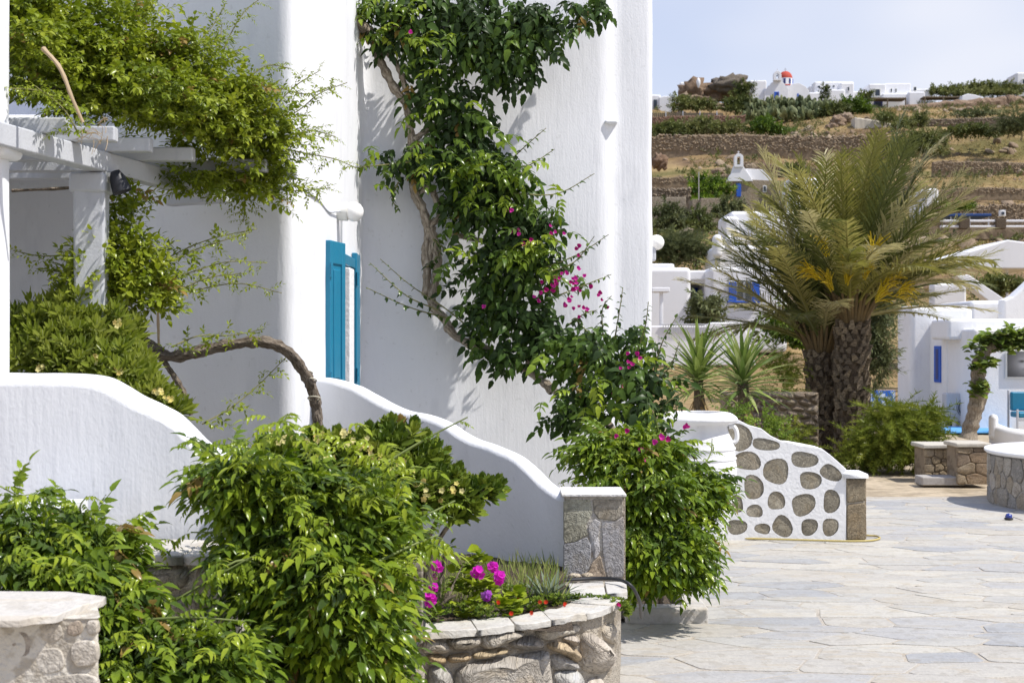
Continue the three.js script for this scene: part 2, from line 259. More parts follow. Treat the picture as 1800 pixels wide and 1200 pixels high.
const GREEN = { // dark, mid, light, fresh: linear colours, one per tone step
  trumpet: [[.035, .07, .003], [.08, .145, .004], [.14, .225, .006], [.23, .325, .010], [.33, .41, .018]],
  ivy: [[.022, .046, .008], [.034, .072, .009], [.055, .108, .011], [.10, .17, .015], [.20, .29, .024]],
  jasmine: [[.085, .125, .006], [.155, .215, .009], [.225, .295, .012], [.285, .35, .016], [.34, .39, .025]],
  oleander: [[.085, .12, .008], [.15, .205, .013], [.21, .275, .02], [.27, .33, .028], [.32, .37, .05]],
  succulent: [[.06, .11, .008], [.10, .16, .012], [.145, .205, .018], [.21, .265, .024], [.30, .33, .045]],
  scrub: [[.065, .085, .025], [.10, .125, .033], [.14, .165, .045], [.18, .20, .058], [.23, .24, .085]],
  olive: [[.06, .075, .03], [.095, .115, .045], [.135, .155, .06], [.175, .195, .08], [.22, .23, .10]],
  feather: [[.075, .11, .014], [.13, .18, .018], [.19, .24, .026], [.25, .29, .036], [.30, .33, .05]],
  bright: [[.06, .11, .014], [.1, .17, .018], [.15, .23, .022], [.2, .28, .03], [.25, .32, .04]],
  pad: [[.045, .065, .022], [.085, .11, .036], [.15, .17, .065], [.26, .27, .12], [.42, .40, .22]],
};
function tone(pal, t) { const k = clamp(t, 0, .999) * (pal.length - 1), i = Math.floor(k); return mix3(pal[i], pal[i + 1], k - i); }
const matsOf = new Map();
function palMats(pal, o = {}, key = '') { const k = JSON.stringify(pal) + JSON.stringify(o) + key; if (!matsOf.has(k)) matsOf.set(k, [0, .2, .4, .6, .8, .98].map((t) => leafMat(C(...tone(pal, t)), o))); return matsOf.get(k); }
// leaves: [{ m, score, t }]; the first max by score are parts, the others one mass
function addLeaves(o, list, geos, pal, max = 300, opt = {}, name = 'leaf', mass = 'foliage') {
  const mats = palMats(pal, opt); list.sort((a, b) => b.score - a.score);
  list.slice(0, max).forEach((l, i) => { const m = part(o, name, geos[i % geos.length], mats[Math.min(5, Math.floor(clamp(l.t) * 6))]); m.applyMatrix4(l.m); });
  const rest = list.slice(max); if (!rest.length) return;
  const im = new THREE.InstancedMesh(geos[0], leafMat(C(1, 1, 1), opt), rest.length); im.name = mass; im.userData.kind = 'stuff'; im.castShadow = im.receiveShadow = true;
  rest.forEach((l, i) => { im.setMatrixAt(i, l.m); im.setColorAt(i, l.dry ? C(.34, .23, .06) : C(...tone(pal, l.t))); }); o.add(im);
}
// leaves through a crown made of lobes [px, py, rx, ry, depth, rz?]
function crown(lobes, n, r, o = {}) {
  const out = [], L = lobes.map(([px, py, rx, ry, d, rz]) => ({ c: P(px, py, d), rx: Math.max(rx * .35, rx - (o.trim ?? 0)) / F * d, ry: Math.max(ry * .4, ry - (o.trim ?? 0) * .7) / F * d, rz: rz ?? Math.min(rx, ry) / F * d * 1.1 })), w = L.map((l) => l.rx * l.ry), W = w.reduce((a, b) => a + b);
  for (let i = 0; i < n; i++) {
    let q = r() * W, k = 0; while (q > w[k] && k < L.length - 1) q -= w[k++]; const l = L[k];
    const dir = V(r() * 2 - 1, r() * 2 - 1, r() * 2 - 1); if (dir.lengthSq() > 1) { i--; continue; } dir.normalize(); if (dir.z < -.3 && r() < (o.front ?? .75)) dir.z *= -1;
    const dep = Math.pow(r(), o.fill ?? .45) * (o.ragged ? 1 + o.ragged * noise(dir.x * 3 + k * 7, dir.y * 3, dir.z * 3) : 1), p = V(l.c.x + dir.x * l.rx * dep, l.c.y + dir.y * l.ry * dep, l.c.z + dir.z * l.rz * dep);
    if (o.gap && noise(p.x * o.gap, p.y * o.gap * 1.3, p.z * o.gap) < (o.gapAt ?? -.12) && dep > .55) continue;
    const az = V(dir.x, 0, dir.z).normalize(), f = az.multiplyScalar(r.in(.4, 1)).add(V(r.in(-.7, .7), (o.rise ?? .1) + r.in(-.5, .4), r.in(-.1, .9) * (o.face ?? 1))), up = V(r.in(-.4, .4), 1, .25 + r.in(-.3, .3));
    const t = clamp((o.base ?? .35) + .02 + r.in(-.36, .36) * (o.vary ?? .8) + .3 * noise(p.x * 3, p.y * 3, p.z * 3));
    out.push({ m: frame(p, f, o.hang ? V(r.in(-.4, .4), .4, 1) : up, r.in(.55, 1.2) * (o.size ?? 1)), dry: r() < (o.dry ?? .02), score: dep * (dir.z + .6) + r() * .35, t, p, dir });
  }
  return out;
}
// leaves along a shoot
function along(pts, n, r, o = {}) {
  const c = new THREE.CatmullRomCurve3(pts), out = [];
  for (let i = 0; i < n; i++) { const s = (i + r() * .5) / n, p = c.getPointAt(s), d = c.getTangentAt(s), a = i * 2.4 + r(), f = d.clone().multiplyScalar(r.in(.1, .6)).add(V(Math.cos(a) * .9, Math.sin(a) * .5 - (o.drop ?? .35), r.in(-.2, .8))); out.push({ m: frame(p, f, V(r.in(-.4, .4), 1, r.in(0, .5)), (o.size ?? 1) * lerp(1, .55, s) * r.in(.7, 1.1)), score: .9 + r() * .4, t: clamp((o.base ?? .5) + .25 * s + r.in(-.2, .2)), p }); }
  return out;
}
// ------------------------------------------------------------------ ground and paving
const HK = [[-30, 0], [34, 0], [55, 1.2], [80, 4.3], [110, 9.3], [150, 14], [180, 17.9], [215, 27], [250, 36.5], [300, 49], [340, 60], [375, 65.5], [420, 66], [520, 50], [900, 0], [4000, 0]];
function hill(x, z) {
  const d = -z; let i = 0; while (i < HK.length - 2 && d > HK[i + 1][0]) i++; const t = clamp((d - HK[i][0]) / (HK[i + 1][0] - HK[i][0])); let h = lerp(HK[i][1], HK[i + 1][1], t);
  const px = 900 + x / Math.max(d, 1) * F; h *= 1 + .00005 * (px - 1450);
  h += (noise(x * .03, d * .03) * 2.2 + noise(x * .11, d * .11) * .7) * sstep(60, 220, d) * sstep(900, 500, d); return h;
}
{
  const ds = [], xs = []; for (let d = -40; d < 40; d += 4) ds.push(d); for (let d = 40; d < 440; d += 3) ds.push(d); for (const d of [440, 480, 540, 640, 800, 1000, 1500, 2500, 4000]) ds.push(d);
  for (const x of [-3500, -1500, -700, -300, -150, -80]) xs.push(x); for (let x = -40; x < 260; x += 2.5) xs.push(x); for (const x of [260, 300, 380, 600, 1200, 3500]) xs.push(x);
  const pos = [], uv = [], idx = [], col = [];
  for (const d of ds) for (const x of xs) {
    pos.push(x, hill(x, -d) - .045, -d); uv.push(x * .7, d * .7);
    const a = noise(x * .045, d * .045, 5) + .5 * noise(x * .16, d * .16, 2) + .25 * noise(x * .5, d * .5, 8), b = noise(x * .02 + 9, d * .06, 1) + .4 * noise(x * .2, d * .2, 12);
    let c = mix3([.30, .215, .115], [.40, .31, .165], clamp(a + .5)); c = mix3(c, [.19, .135, .095], sstep(.1, .5, b)); c = mix3(c, [.12, .125, .045], sstep(.18, .5, -b + a * .4) * .75);
    if (d < 34) c = mix3([.50, .435, .345], c, sstep(24, 33, d)); col.push(...c);
  }
  const n = xs.length; for (let j = 0; j < ds.length - 1; j++) for (let i = 0; i < n - 1; i++) { const a = j * n + i; idx.push(a, a + 1, a + n, a + 1, a + n + 1, a + n); }
  const g = geom(pos, idx, uv); g.setAttribute('color', new THREE.Float32BufferAttribute(col, 3));
  solo('ground', g, new THREE.MeshPhysicalMaterial({ roughness: 1, specularIntensity: .15, side: THREE.DoubleSide, color: C(1, 1, 1), vertexColors: true, map: T.earth, bumpMap: again(T.grain, 3), bumpScale: .05 }), null, null, null, 'structure');
}
{ // crazy paving of marble and schist
  const pav = thing('paving'); pav.userData.kind = 'structure';
  const bed = new THREE.PlaneGeometry(16, 13, 60, 50).rotateX(-Math.PI / 2).translate(4.4, -.006, -8.1); const bp = bed.attributes.position; for (let i = 0; i < bp.count; i++) bp.setY(i, -.006 + .002 * noise(bp.getX(i) * 3, bp.getZ(i) * 3)); bed.computeVertexNormals();
  part(pav, 'mortar_bed', metric(bed), std(C(.46, .42, .36), { map: T.slabCol, bumpMap: T.grain, bumpScale: .01 }));
  const r = rng(5), seeds = [], far = [], box = [-1.2, 4.2, 7.5, 14.4];
  for (let d = 4.3, j = 0; d < 14.4; d += .2, j++) for (let x = -1.1 + (j % 2) * .3; x < 7.4; x += .54) seeds.push([x + r.in(-.3, .3), d + r.in(-.11, .11)]);
  const at = (u, v, n) => V(u, n - .012, -v), mats = [[.46, .44, .40], [.445, .435, .405], [.415, .41, .40], [.365, .37, .375], [.50, .48, .43], [.42, .415, .405], [.455, .43, .38]].map((c) => slab(...c));
  const polys = cells(seeds, box, 2.3).map((p, i) => ({ p, s: seeds[i] })).filter(({ p, s }) => p.length > 2 && s[0] / s[1] < .40 && s[0] / s[1] > -.05 && s[1] > 4.9).sort((a, b) => a.s[1] - b.s[1]);
  polys.forEach(({ p }, i) => { const g = piece(roundPoly(inset(p, r.in(.004, .010)), 1, .1), .010 + r.in(-.002, .002), .004, at, .12, i, .004), m = mats[Math.floor(Math.pow(r(), 1.1) * mats.length)]; if (i < 300) part(pav, 'flagstone', g, m); else far.push([g, m]); });
  if (far.length) for (const m of mats) { const l = far.filter((q) => q[1] === m).map((q) => q[0]); if (l.length) part(pav, 'flagstones', merge(l), m, 'stuff'); };
}
// ------------------------------------------------------------------ the white building on the left
{
  const b = thing('white_building', 'tall white plastered building with rounded corners behind the vine', 'building');
  part(b, 'wall', plan([[-4.6, -9.1, 0], [-2.5, -9.1, .06], [-2.5, -7.98, .1], [-1.14, -7.2, .17], [-1.10, -10.15, .09], [.70, -10.4, .07], [.80, -10.48, .05], [.985, -10.5, .06], [1.082, -10.52, .07], [1.10, -14.5, 0], [-4.6, -14.5, 0]], -.02, 5.6, 36, .009), M.plaster);
  part(b, 'ledge', moved(rbox(.1, .032, .09, .015), .755, Y(214, 10.4), -10.43), M.plaster);
  part(b, 'side_wall', plan([[-4.6, -5.5, .05], [-3.75, -5.5, .05], [-3.75, -9.08, 0], [-4.6, -9.08, 0]], 0, 2.95, 10), M.plaster);  // wall outside the view, added to keep the porch recess dark
  part(b, 'added_porch_roof', moved(rbox(2.2, .16, 1.5, .04), -3.5, 2.86, -8.5), M.plaster);  // slab hidden behind the creeper, added to shade the porch below
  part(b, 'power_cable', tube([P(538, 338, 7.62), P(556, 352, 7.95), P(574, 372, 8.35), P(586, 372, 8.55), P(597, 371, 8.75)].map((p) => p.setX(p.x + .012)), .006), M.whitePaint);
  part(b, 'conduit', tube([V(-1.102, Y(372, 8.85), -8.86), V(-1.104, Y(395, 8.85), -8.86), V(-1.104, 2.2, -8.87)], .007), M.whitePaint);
  // window in the sunlit side wall
  const w = part(b, 'window', merge([moved(rbox(.05, .07, .95, .008), -1.105, 2.185, -9.02), moved(rbox(.05, 1.0, .05, .008), -1.115, 1.66, -8.54), moved(rbox(.05, 1.0, .05, .008), -1.10, 1.66, -9.5), moved(rbox(.09, .05, 1.05, .01), -1.10, 1.14, -9.02)]), M.teal);
  part(w, 'pane', moved(rbox(.012, .95, .9, .003), -1.112, 1.66, -9.02), M.glassDark);
  part(w, 'reveal', moved(rbox(.05, .95, .22, .01), -1.085, 1.66, -9.08), M.smooth);
  const shut = (x, z, ang, wd, n) => {
    const f = [moved(rbox(.05, 1.02, .036, .006), .025, 0, 0), moved(rbox(.06, 1.02, .036, .006), wd - .03, 0, 0), moved(rbox(wd - .11, .14, .034, .006), wd / 2 - .005, .44, 0), moved(rbox(wd - .11, .16, .034, .006), wd / 2 - .005, -.43, 0), moved(rbox(wd - .11, .75, .014, .003), wd / 2 - .005, .005, 0), moved(rbox(wd - .17, .67, .02, .008), wd / 2 - .005, .005, .006)];
    const s = part(b, 'shutter', merge(f), M.teal); s.position.set(x, 1.752, z); s.rotation.y = ang;
    for (const y of [.33, -.33]) part(s, 'hinge', moved(new THREE.CylinderGeometry(.009, .009, .09, 8), .003, y, .02), M.teal);
  };
  shut(-1.112, -8.26, Math.atan2(.30, .058), .29); shut(-1.088, -9.44, Math.atan2(.3, -.012), .30);
}
const lampShape = (r) => new THREE.LatheGeometry([[0, -1], [.35, -.94], [.72, -.7], [.95, -.32], [1, 0], [.93, .36], [.7, .68], [.5, .84], [.5, .95]].map(([x, y]) => new THREE.Vector2(x * r, y * r)), 28);
{
  const l = thing('wall_lamp', 'white globe wall lamp above the teal shutters', 'lamp', V(-1.118, Y(372, 8.75), -8.75));
  part(l, 'globe', lampShape(.064).rotateZ(Math.PI / 2).translate(.105, 0, 0), M.globe); part(l, 'mount', new THREE.CylinderGeometry(.055, .06, .07, 20).rotateZ(Math.PI / 2).translate(.03, 0, 0), M.lampBase); part(l, 'collar', new THREE.CylinderGeometry(.04, .04, .03, 20).rotateZ(Math.PI / 2).translate(.06, 0, 0), M.lampBase);
  const k = thing('wall_lamp', 'white globe lamp on the far corner of the building, against the hillside', 'lamp', V(1.09, Y(426, 10.9), -10.9));
  part(k, 'globe', lampShape(.062).rotateZ(Math.PI / 2).translate(.062, 0, 0), M.globe); part(k, 'mount', moved(rbox(.07, .12, .08, .015), .02, -.09, 0), M.whitePaint);
}
// ------------------------------------------------------------------ stair walls
function hit(a, b, px) { const k = (px - 900) / F, t = (-k * a[1] - a[0]) / (b[0] - a[0] + k * (b[1] - a[1])); return [lerp(a[0], b[0], t), lerp(a[1], b[1], t)]; }
const trace = (a, b, pts) => pts.map(([px, py]) => { const [x, z] = hit(a, b, px); return [x, z, Y(py, -z)]; });
solo('stair_wall', sweepWall(trace([-2.1, -5.32], [-.7, -5.38], [[-700, 656], [-300, 655], [-60, 656], [0, 656], [80, 656], [150, 658], [185, 665], [215, 680], [245, 697], [280, 712], [310, 728], [335, 752], [362, 780], [395, 803], [430, 826], [470, 850], [530, 875]]), .26, .3, .05, 130, .007, 3), M.plaster, 'white parapet with a stepped wavy top on the left, by the oleander', 'wall');
solo('stair_wall', sweepWall(trace([.28, -6.53], [-1.07, -7.72], [[1004, 872], [990, 867], [965, 851], [938, 824], [910, 802], [880, 788], [845, 775], [815, 760], [785, 742], [755, 730], [720, 722], [690, 712], [655, 694], [625, 677], [595, 667], [560, 664], [540, 663]]), .11, .3, .03, 90, .008, 8), M.plaster, 'shaded white parapet with a wavy sloping top ending at the stone pier', 'wall');
{
  const d = 5.02, g = sweepWall([[X(28, d), -d, Y(884, d)], [X(80, d), -d, Y(882, d)], [X(141, d), -d - .01, Y(881, d)]], .2, .3, .02, 10, .004, 5);
  solo('stair_post', g, M.plaster, 'small square white block rising from the creeper before the left parapet', 'wall');
  const p = thing('pillar', 'sunlit white pillar at the left edge of the photo', 'pillar'); part(p, 'shaft', plan([[-2.5, -5.2, .03], [X(3, 5.2), -5.2, .04], [X(3, 5.2), -5.3, .03], [-2.5, -5.3, .03]], -.02, 5.2, 26, .006), M.plaster);
  part(p, 'bracket', moved(rbox(.22, .11, .2, .03), X(3, 5.2) - .07, Y(252, 5.2), -5.23), M.plaster);
}
// ------------------------------------------------------------------ stone pier at the foot of the shaded parapet
{
  const d = 6.40, PM = std(C(.46, .44, .41), { map: T.lime, bumpMap: T.grain, bumpScale: .02 }), p = thing('stone_pier', 'square pier faced with grey slabs under a thin pale coping', 'pier'), x0 = X(989, d), x1 = X(1099, d), y0 = Y(1020, d) - .05, y1 = Y(873, d);
  part(p, 'core', moved(rbox(x1 - x0 - .02, y1 - y0, .28, .01), (x0 + x1) / 2, (y0 + y1) / 2, -d - .152), PM);
  part(p, 'coping', moved(rbox(x1 - x0 + .012, .014, .32, .005), (x0 + x1) / 2, y1 + .007, -d - .15), std(C(.72, .71, .68), { map: T.slabCol, bumpMap: T.grain, bumpScale: .01 }));
  const at = (u, v, n) => V(u, v, -d - .022 + n), q = (l) => l.map(([a, b]) => [X(a, d), Y(b, d)]);
  const fs = [[[[991, 878], [1038, 878], [1042, 900], [1030, 925], [1034, 940], [1010, 953], [991, 955]], [.30, .30, .25]], [[[991, 957], [1012, 953], [1032, 944], [1040, 960], [1038, 990], [1028, 1016], [991, 1016]], [.31, .32, .35]], [[[1042, 878], [1096, 878], [1096, 905], [1080, 915], [1052, 912], [1044, 900]], [.31, .29, .25]], [[[1034, 926], [1046, 912], [1056, 918], [1052, 945], [1056, 970], [1046, 985], [1040, 965], [1036, 944]], [.40, .40, .42]], [[[1058, 917], [1082, 917], [1097, 908], [1097, 1016], [1068, 1016], [1060, 975]], [.33, .33, .35]], [[[1031, 1016], [1040, 990], [1056, 976], [1066, 1016]], [.34, .28, .22]]];
  fs.forEach(([l, c], i) => part(p, 'slab', piece(roundPoly(q(l), 1, .08), .016, .004, at, .35, i + 3), stone(c[0] * 1.25, c[1] * 1.25, c[2] * 1.25, .015)));
  part(p, 'side_face', moved(rbox(.014, y1 - y0 - .01, .27, .005), x1 - .004, (y0 + y1) / 2, -d - .155), stone(.42, .38, .32));
}
// ------------------------------------------------------------------ raised bed
{
  const bed = thing('raised_bed', 'low curved planter of rough stones topped with pale flagstones', 'planter');
  const Q = [[640, 5.06], [700, 5.12], [740, 5.17], [850, 5.24], [960, 5.40], [1050, 5.57], [1090, 5.78], [1104, 6.02], [1102, 6.33], [1098, 6.9]], H = .55;
  const S = (px) => { let i = 0; while (i < Q.length - 2 && px > Q[i + 1][0]) i++; const t = (px - Q[i][0]) / (Q[i + 1][0] - Q[i][0]), d = lerp(Q[i][1], Q[i + 1][1], t); return [X(px, d), d]; };
  const O = Q.map(([px, d]) => [X(px, d), -d]);
  part(bed, 'core', plan([...O.slice(0, 8).map(([x, z]) => [x - .035, z - .035, .03]), [O[8][0] - .04, O[8][1], 0], [O[9][0] - .04, O[9][1], 0], [-1.0, -7.3, 0], [-1.1, -5.2, 0]], 0, H - .024, 18, .02), M.mortar);
  const at = (u, v, n) => { const px = 700 + u * 440, py = 1200 - v * 440, [x, d] = S(px), [xa, da] = S(px - 6), [xb, db] = S(px + 6), tx = xb - xa, tz = da - db, l = Math.hypot(tx, tz); return V(x - .03 - tz / l * n, Y(py, d), -d + tx / l * n - .03); };
  const zp = (l) => l.map(([a, b]) => { const px = 700 + a / 4.186, py = 940 + b / 4.186; return [(px - 700) / 440, (1200 - py) / 440]; });
  const st = [[[[215, 800], [300, 770], [395, 792], [440, 850], [400, 885], [230, 885]], [.47, .43, .37], .03], [[[400, 790], [480, 760], [560, 752], [655, 745], [662, 815], [560, 850], [460, 862]], [.40, .37, .32], .045], [[[668, 745], [760, 712], [870, 700], [1000, 725], [870, 795], [760, 842], [672, 850]], [.43, .40, .35], .05], [[[870, 800], [960, 770], [1060, 745], [1132, 815], [1092, 850], [980, 856], [885, 835]], [.33, .31, .29], .05], [[[1060, 735], [1100, 700], [1230, 690], [1380, 660], [1400, 720], [1260, 760], [1140, 800]], [.44, .41, .36], .02],
  [[[265, 890], [400, 900], [412, 960], [290, 955], [262, 925]], [.42, .32, .19], .045], [[[415, 900], [500, 888], [570, 880], [592, 905], [580, 938], [420, 958]], [.40, .31, .2], .05], [[[600, 890], [720, 855], [850, 838], [862, 868], [770, 900], [620, 928]], [.42, .34, .22], .045], [[[130, 900], [230, 895], [252, 925], [150, 955]], [.36, .28, .18], .04],
  [[[470, 1020], [530, 985], [610, 950], [760, 925], [900, 900], [1050, 875], [1135, 858], [1168, 890], [1172, 1010], [1195, 1250], [470, 1250]], [.42, .40, .37], .055], [[[1145, 815], [1200, 792], [1300, 810], [1360, 850], [1398, 895], [1395, 930], [1345, 952], [1280, 895], [1160, 850]], [.50, .41, .29], .06], [[[1255, 770], [1310, 748], [1360, 745], [1392, 785], [1372, 828], [1320, 828], [1290, 800]], [.50, .46, .42], .05], [[[1395, 750], [1430, 722], [1485, 740], [1535, 795], [1600, 840], [1635, 900], [1620, 970], [1570, 1025], [1490, 1042], [1400, 1000], [1390, 900]], [.46, .42, .37], .07],
  [[[1172, 882], [1290, 902], [1372, 960], [1382, 1000], [1250, 1012], [1182, 1000]], [.36, .35, .34], .04], [[[1190, 1030], [1270, 1008], [1370, 1005], [1425, 1090], [1400, 1240], [1200, 1240]], [.42, .42, .41], .05], [[[272, 992], [330, 978], [400, 985], [455, 1035], [455, 1240], [270, 1240]], [.38, .37, .35], .045], [[[120, 965], [250, 955], [262, 1240], [120, 1240]], [.43, .40, .36], .04], [[[1440, 1070], [1560, 1045], [1565, 1240], [1420, 1240]], [.50, .47, .43], .04], [[[1545, 700], [1620, 640], [1660, 700], [1650, 830], [1560, 780]], [.50, .46, .40], .02]];
  st.forEach(([l, c, h], i) => { const poly = roundPoly(zp(l), 2); part(bed, 'stone', piece(poly, h, h * .8, at, .3, i + 11, .03), stone(c[0] * 1.12, c[1] * 1.12, c[2] * 1.12, .035)); });
  // capping flagstones, as long as the gaps between these marks
  const cap = (pa, pb, w, k, dz = 0) => { const pts = []; for (let i = 0; i <= 5; i++) { const [x, d] = S(lerp(pa, pb, i / 5)); pts.push([x, -d]); } return pts; };
  const marks = [640, 742, 838, 905, 968, 1030, 1076, 1096], rr = rng(3);
  for (let i = 0; i < marks.length - 1; i++) {
    const out = cap(marks[i] + .5, marks[i + 1] - .5), back = out.map(([x, z]) => { const k = i > 4 ? [-.17, -.06] : [-.03, -.17]; return [x + k[0], z + k[1] - rr.in(0, .02)]; }).reverse();
    const poly = [...out.map(([x, z]) => [x + rr.in(-.004, .004), z + rr.in(-.012, .014)]), ...back];
    part(bed, 'flagstone', piece(poly, .022, .0035, (u, v, n) => V(u, H - .022 + n, v), .3, i + 40, .004), slab(.60, .58, .53));
  }
  const bx = (l) => l.map(([px, d]) => [X(px, d), -d]);
  [[[1000, 6.28], [1060, 6.28], [1065, 5.98], [1002, 5.95]], [[1063, 6.28], [1101, 6.28], [1103, 6.04], [1068, 5.98]]].forEach((l, i) => part(bed, 'flagstone', piece(bx(l), .022, .004, (u, v, n) => V(u, H - .024 + n, v), .2, i + 60, .01), slab(.60, .58, .54)));
  const sg = new THREE.PlaneGeometry(1.32, 1.5, 50, 44).rotateX(-Math.PI / 2).translate(-.42, 0, -6.08), sp = sg.attributes.position; for (let i = 0; i < sp.count; i++) { const x = sp.getX(i), z = sp.getZ(i); sp.setY(i, H - .02 + .02 * noise(x * 5, z * 5) + .012 * noise(x * 19, z * 19) + .05 * sstep(-5.6, -6.4, z)); } sg.computeVertexNormals();
  solo('soil', metric(sg), M.soil, 'dark soil filling the raised bed', 'soil', null, 'structure');
  // stake, drip hoses
  solo('stake', moved(rbox(.045, .32, .03, .008), X(733, 5.1), Y(1055, 5.1), -5.1), std(C(.42, .40, .36), { map: T.bark, bumpMap: T.barkB, bumpScale: .004 }), 'grey weathered stake at the left end of the raised bed', 'stake');
  solo('drip_hose', tube([P(960, 1020, 6.24), P(1000, 1019, 6.24), P(1050, 1016, 6.25), P(1085, 1018, 6.2), P(1108, 1028, 6.1), P(1122, 1050, 6.2), P(1128, 1085, 6.6)], .008, .008, 8, 50), M.rubber, 'black irrigation hose crossing the flagstones at the foot of the pier', 'hose');
  solo('drip_hose', tube([P(742, 1060, 5.13), P(745, 1085, 5.12), P(742, 1110, 5.1), P(728, 1140, 5.06)], .008, .008, 8, 30), M.rubber, 'short black hose hanging over the left end of the raised bed', 'hose');
  for (const [px, py, s, l] of [[1010, 1013, .022, 'left of the two small pale stones on the flags by the pier'], [1033, 1012, .02, 'right of the two small pale stones on the flags by the pier']]) { const o = solo('loose_stone', rock(px, s * 1.4, s * .7, s, 2), stone(.55, .48, .38), l, 'stone'); o.position.copy(P(px, py, 6.27)); }
}
// ------------------------------------------------------------------ left retaining wall, front pillar, kerb
function stonesOn(o, box, su, sv, at, seed, cols, h, bump, opt = {}) {
  const r = rng(seed), s = []; let j = 0; for (let v = box[1] + sv / 2; v < box[3]; v += sv, j++) for (let u = box[0] + su * (.25 + .5 * (j % 2)); u < box[2] + su * .25; u += su) s.push([Math.min(box[2] - .01, u + r.in(-.32, .32) * su), v + r.in(-.3, .3) * sv]);
  const mats = cols.map((c) => stone(...c, bump)); cells(s, box, su / sv).forEach((p, i) => { if (p.length < 3) return; part(o, 'stone', piece(roundPoly(inset(p, opt.gap ?? .012), opt.flat ? 1 : 2, opt.flat ? .13 : .22), h * r.in(.7, 1.25), h * (opt.flat ? .35 : .8), at, opt.flat ? .6 : .3, i + seed * 7), mats[Math.floor(r() * mats.length)]); });
}
{
  const d = 4.78, w = thing('retaining_wall', 'rough stone retaining wall with flagstone top left of the big shrub', 'wall'), x0 = X(150, d), x1 = X(398, d), yt = Y(985, d);
  part(w, 'core', moved(metric(new THREE.BoxGeometry(x1 - x0, yt, .34, 20, 12, 2)), (x0 + x1) / 2, yt / 2, -d - .19), M.limeMortar);
  stonesOn(w, [x0, .3, x1, yt - .01], .19, .12, (u, v, n) => V(u, v, -d - .02 + n), 4, [[.50, .45, .38], [.42, .38, .33], [.54, .50, .44]], .035, .03);
  [[150, 250], [252, 322], [324, 404]].forEach(([a, b], i) => part(w, 'flagstone', piece([[X(a, d), -d + .02], [X((a + b) / 2, d), -d + .035], [X(b, d), -d + (i == 2 ? .0 : .03)], [X(b - (i == 2 ? 8 : 0), d), -d - .36], [X(a, d), -d - .37]], .024, .007, (u, v, n) => V(u, yt - .002 + n, v), .2, i + 90, .01), slab(.60, .57, .51)));
}
{
  const d = 3.45, w = thing('garden_pillar', 'low whitewashed stone pillar with a flagstone top in the lower left corner', 'pillar'), x0 = X(-120, d), x1 = X(172, d), yt = Y(1090, d);
  part(w, 'core', metric(plan([[x0, -d - .01, .02], [x1, -d - .02, .03], [X(168, d + .24), -d - .24, .03], [x0, -d - .3, .02]], .2, yt, 20, .012, .05)), std(C(.62, .59, .53), { map: T.lime, bumpMap: T.grain, bumpScale: .014 }));
  const at = (u, v, n) => V(u, v, -d - .018 + n), q = (l) => l.map(([a, b]) => [X(a, d), Y(b, d)]);
  [[[[-20, 1112], [40, 1108], [52, 1130], [46, 1160], [-20, 1165]], [.40, .36, .32]], [[[-20, 1170], [44, 1166], [50, 1230], [-20, 1230]], [.36, .34, .33]], [[[64, 1102], [100, 1096], [108, 1118], [92, 1134], [66, 1128]], [.62, .58, .52]], [[[114, 1100], [136, 1090], [142, 1112], [128, 1122], [112, 1118]], [.52, .45, .38]], [[[146, 1094], [166, 1092], [168, 1118], [150, 1120]], [.66, .62, .56]], [[[60, 1142], [104, 1140], [112, 1180], [70, 1190], [56, 1170]], [.66, .63, .58]], [[[118, 1130], [166, 1126], [168, 1172], [122, 1176]], [.60, .56, .50]], [[[60, 1196], [166, 1182], [168, 1240], [60, 1240]], [.60, .57, .52]]].forEach(([l, c], i) => part(w, 'stone', piece(roundPoly(q(l), 2), .004, .0036, at, .6, i + 120), stone(...c, .010)));
  part(w, 'flagstone', piece([[x0, -d + .06], [X(48, d), -d + .065], [X(66, d), -d + .03], [X(100, d), -d + .015], [X(140, d + .1), -d - .1], [X(180, d + .2), -d - .2], [X(186, d + .24), -d - .24], [X(120, d + .3), -d - .3], [x0, -d - .33]], .016, .004, (u, v, n) => V(u, yt + n, v), .35, 131, .004), slab(.60, .57, .52));
}
{
  const k = thing('kerb', 'low pale kerb round the bed of the corner shrub', 'kerb'), x0 = X(1100, 8), x1 = X(1246, 8.02);
  part(k, 'front_stone', moved(rbox(x1 - x0, .12, .14, .015), (x0 + x1) / 2, .028, -8.09), slab(.55, .53, .5)); part(k, 'side_stone', moved(rbox(.13, .118, 2.3, .015), x1 - .065, .028, -9.31), slab(.55, .53, .5));
}
solo('bed_soil', moved(metric(new THREE.PlaneGeometry(1.5, 2.6, 12, 12).rotateX(-Math.PI / 2)), .35, .02, -9.35), M.soil, 'soil under the corner shrub', 'soil', null, 'structure');
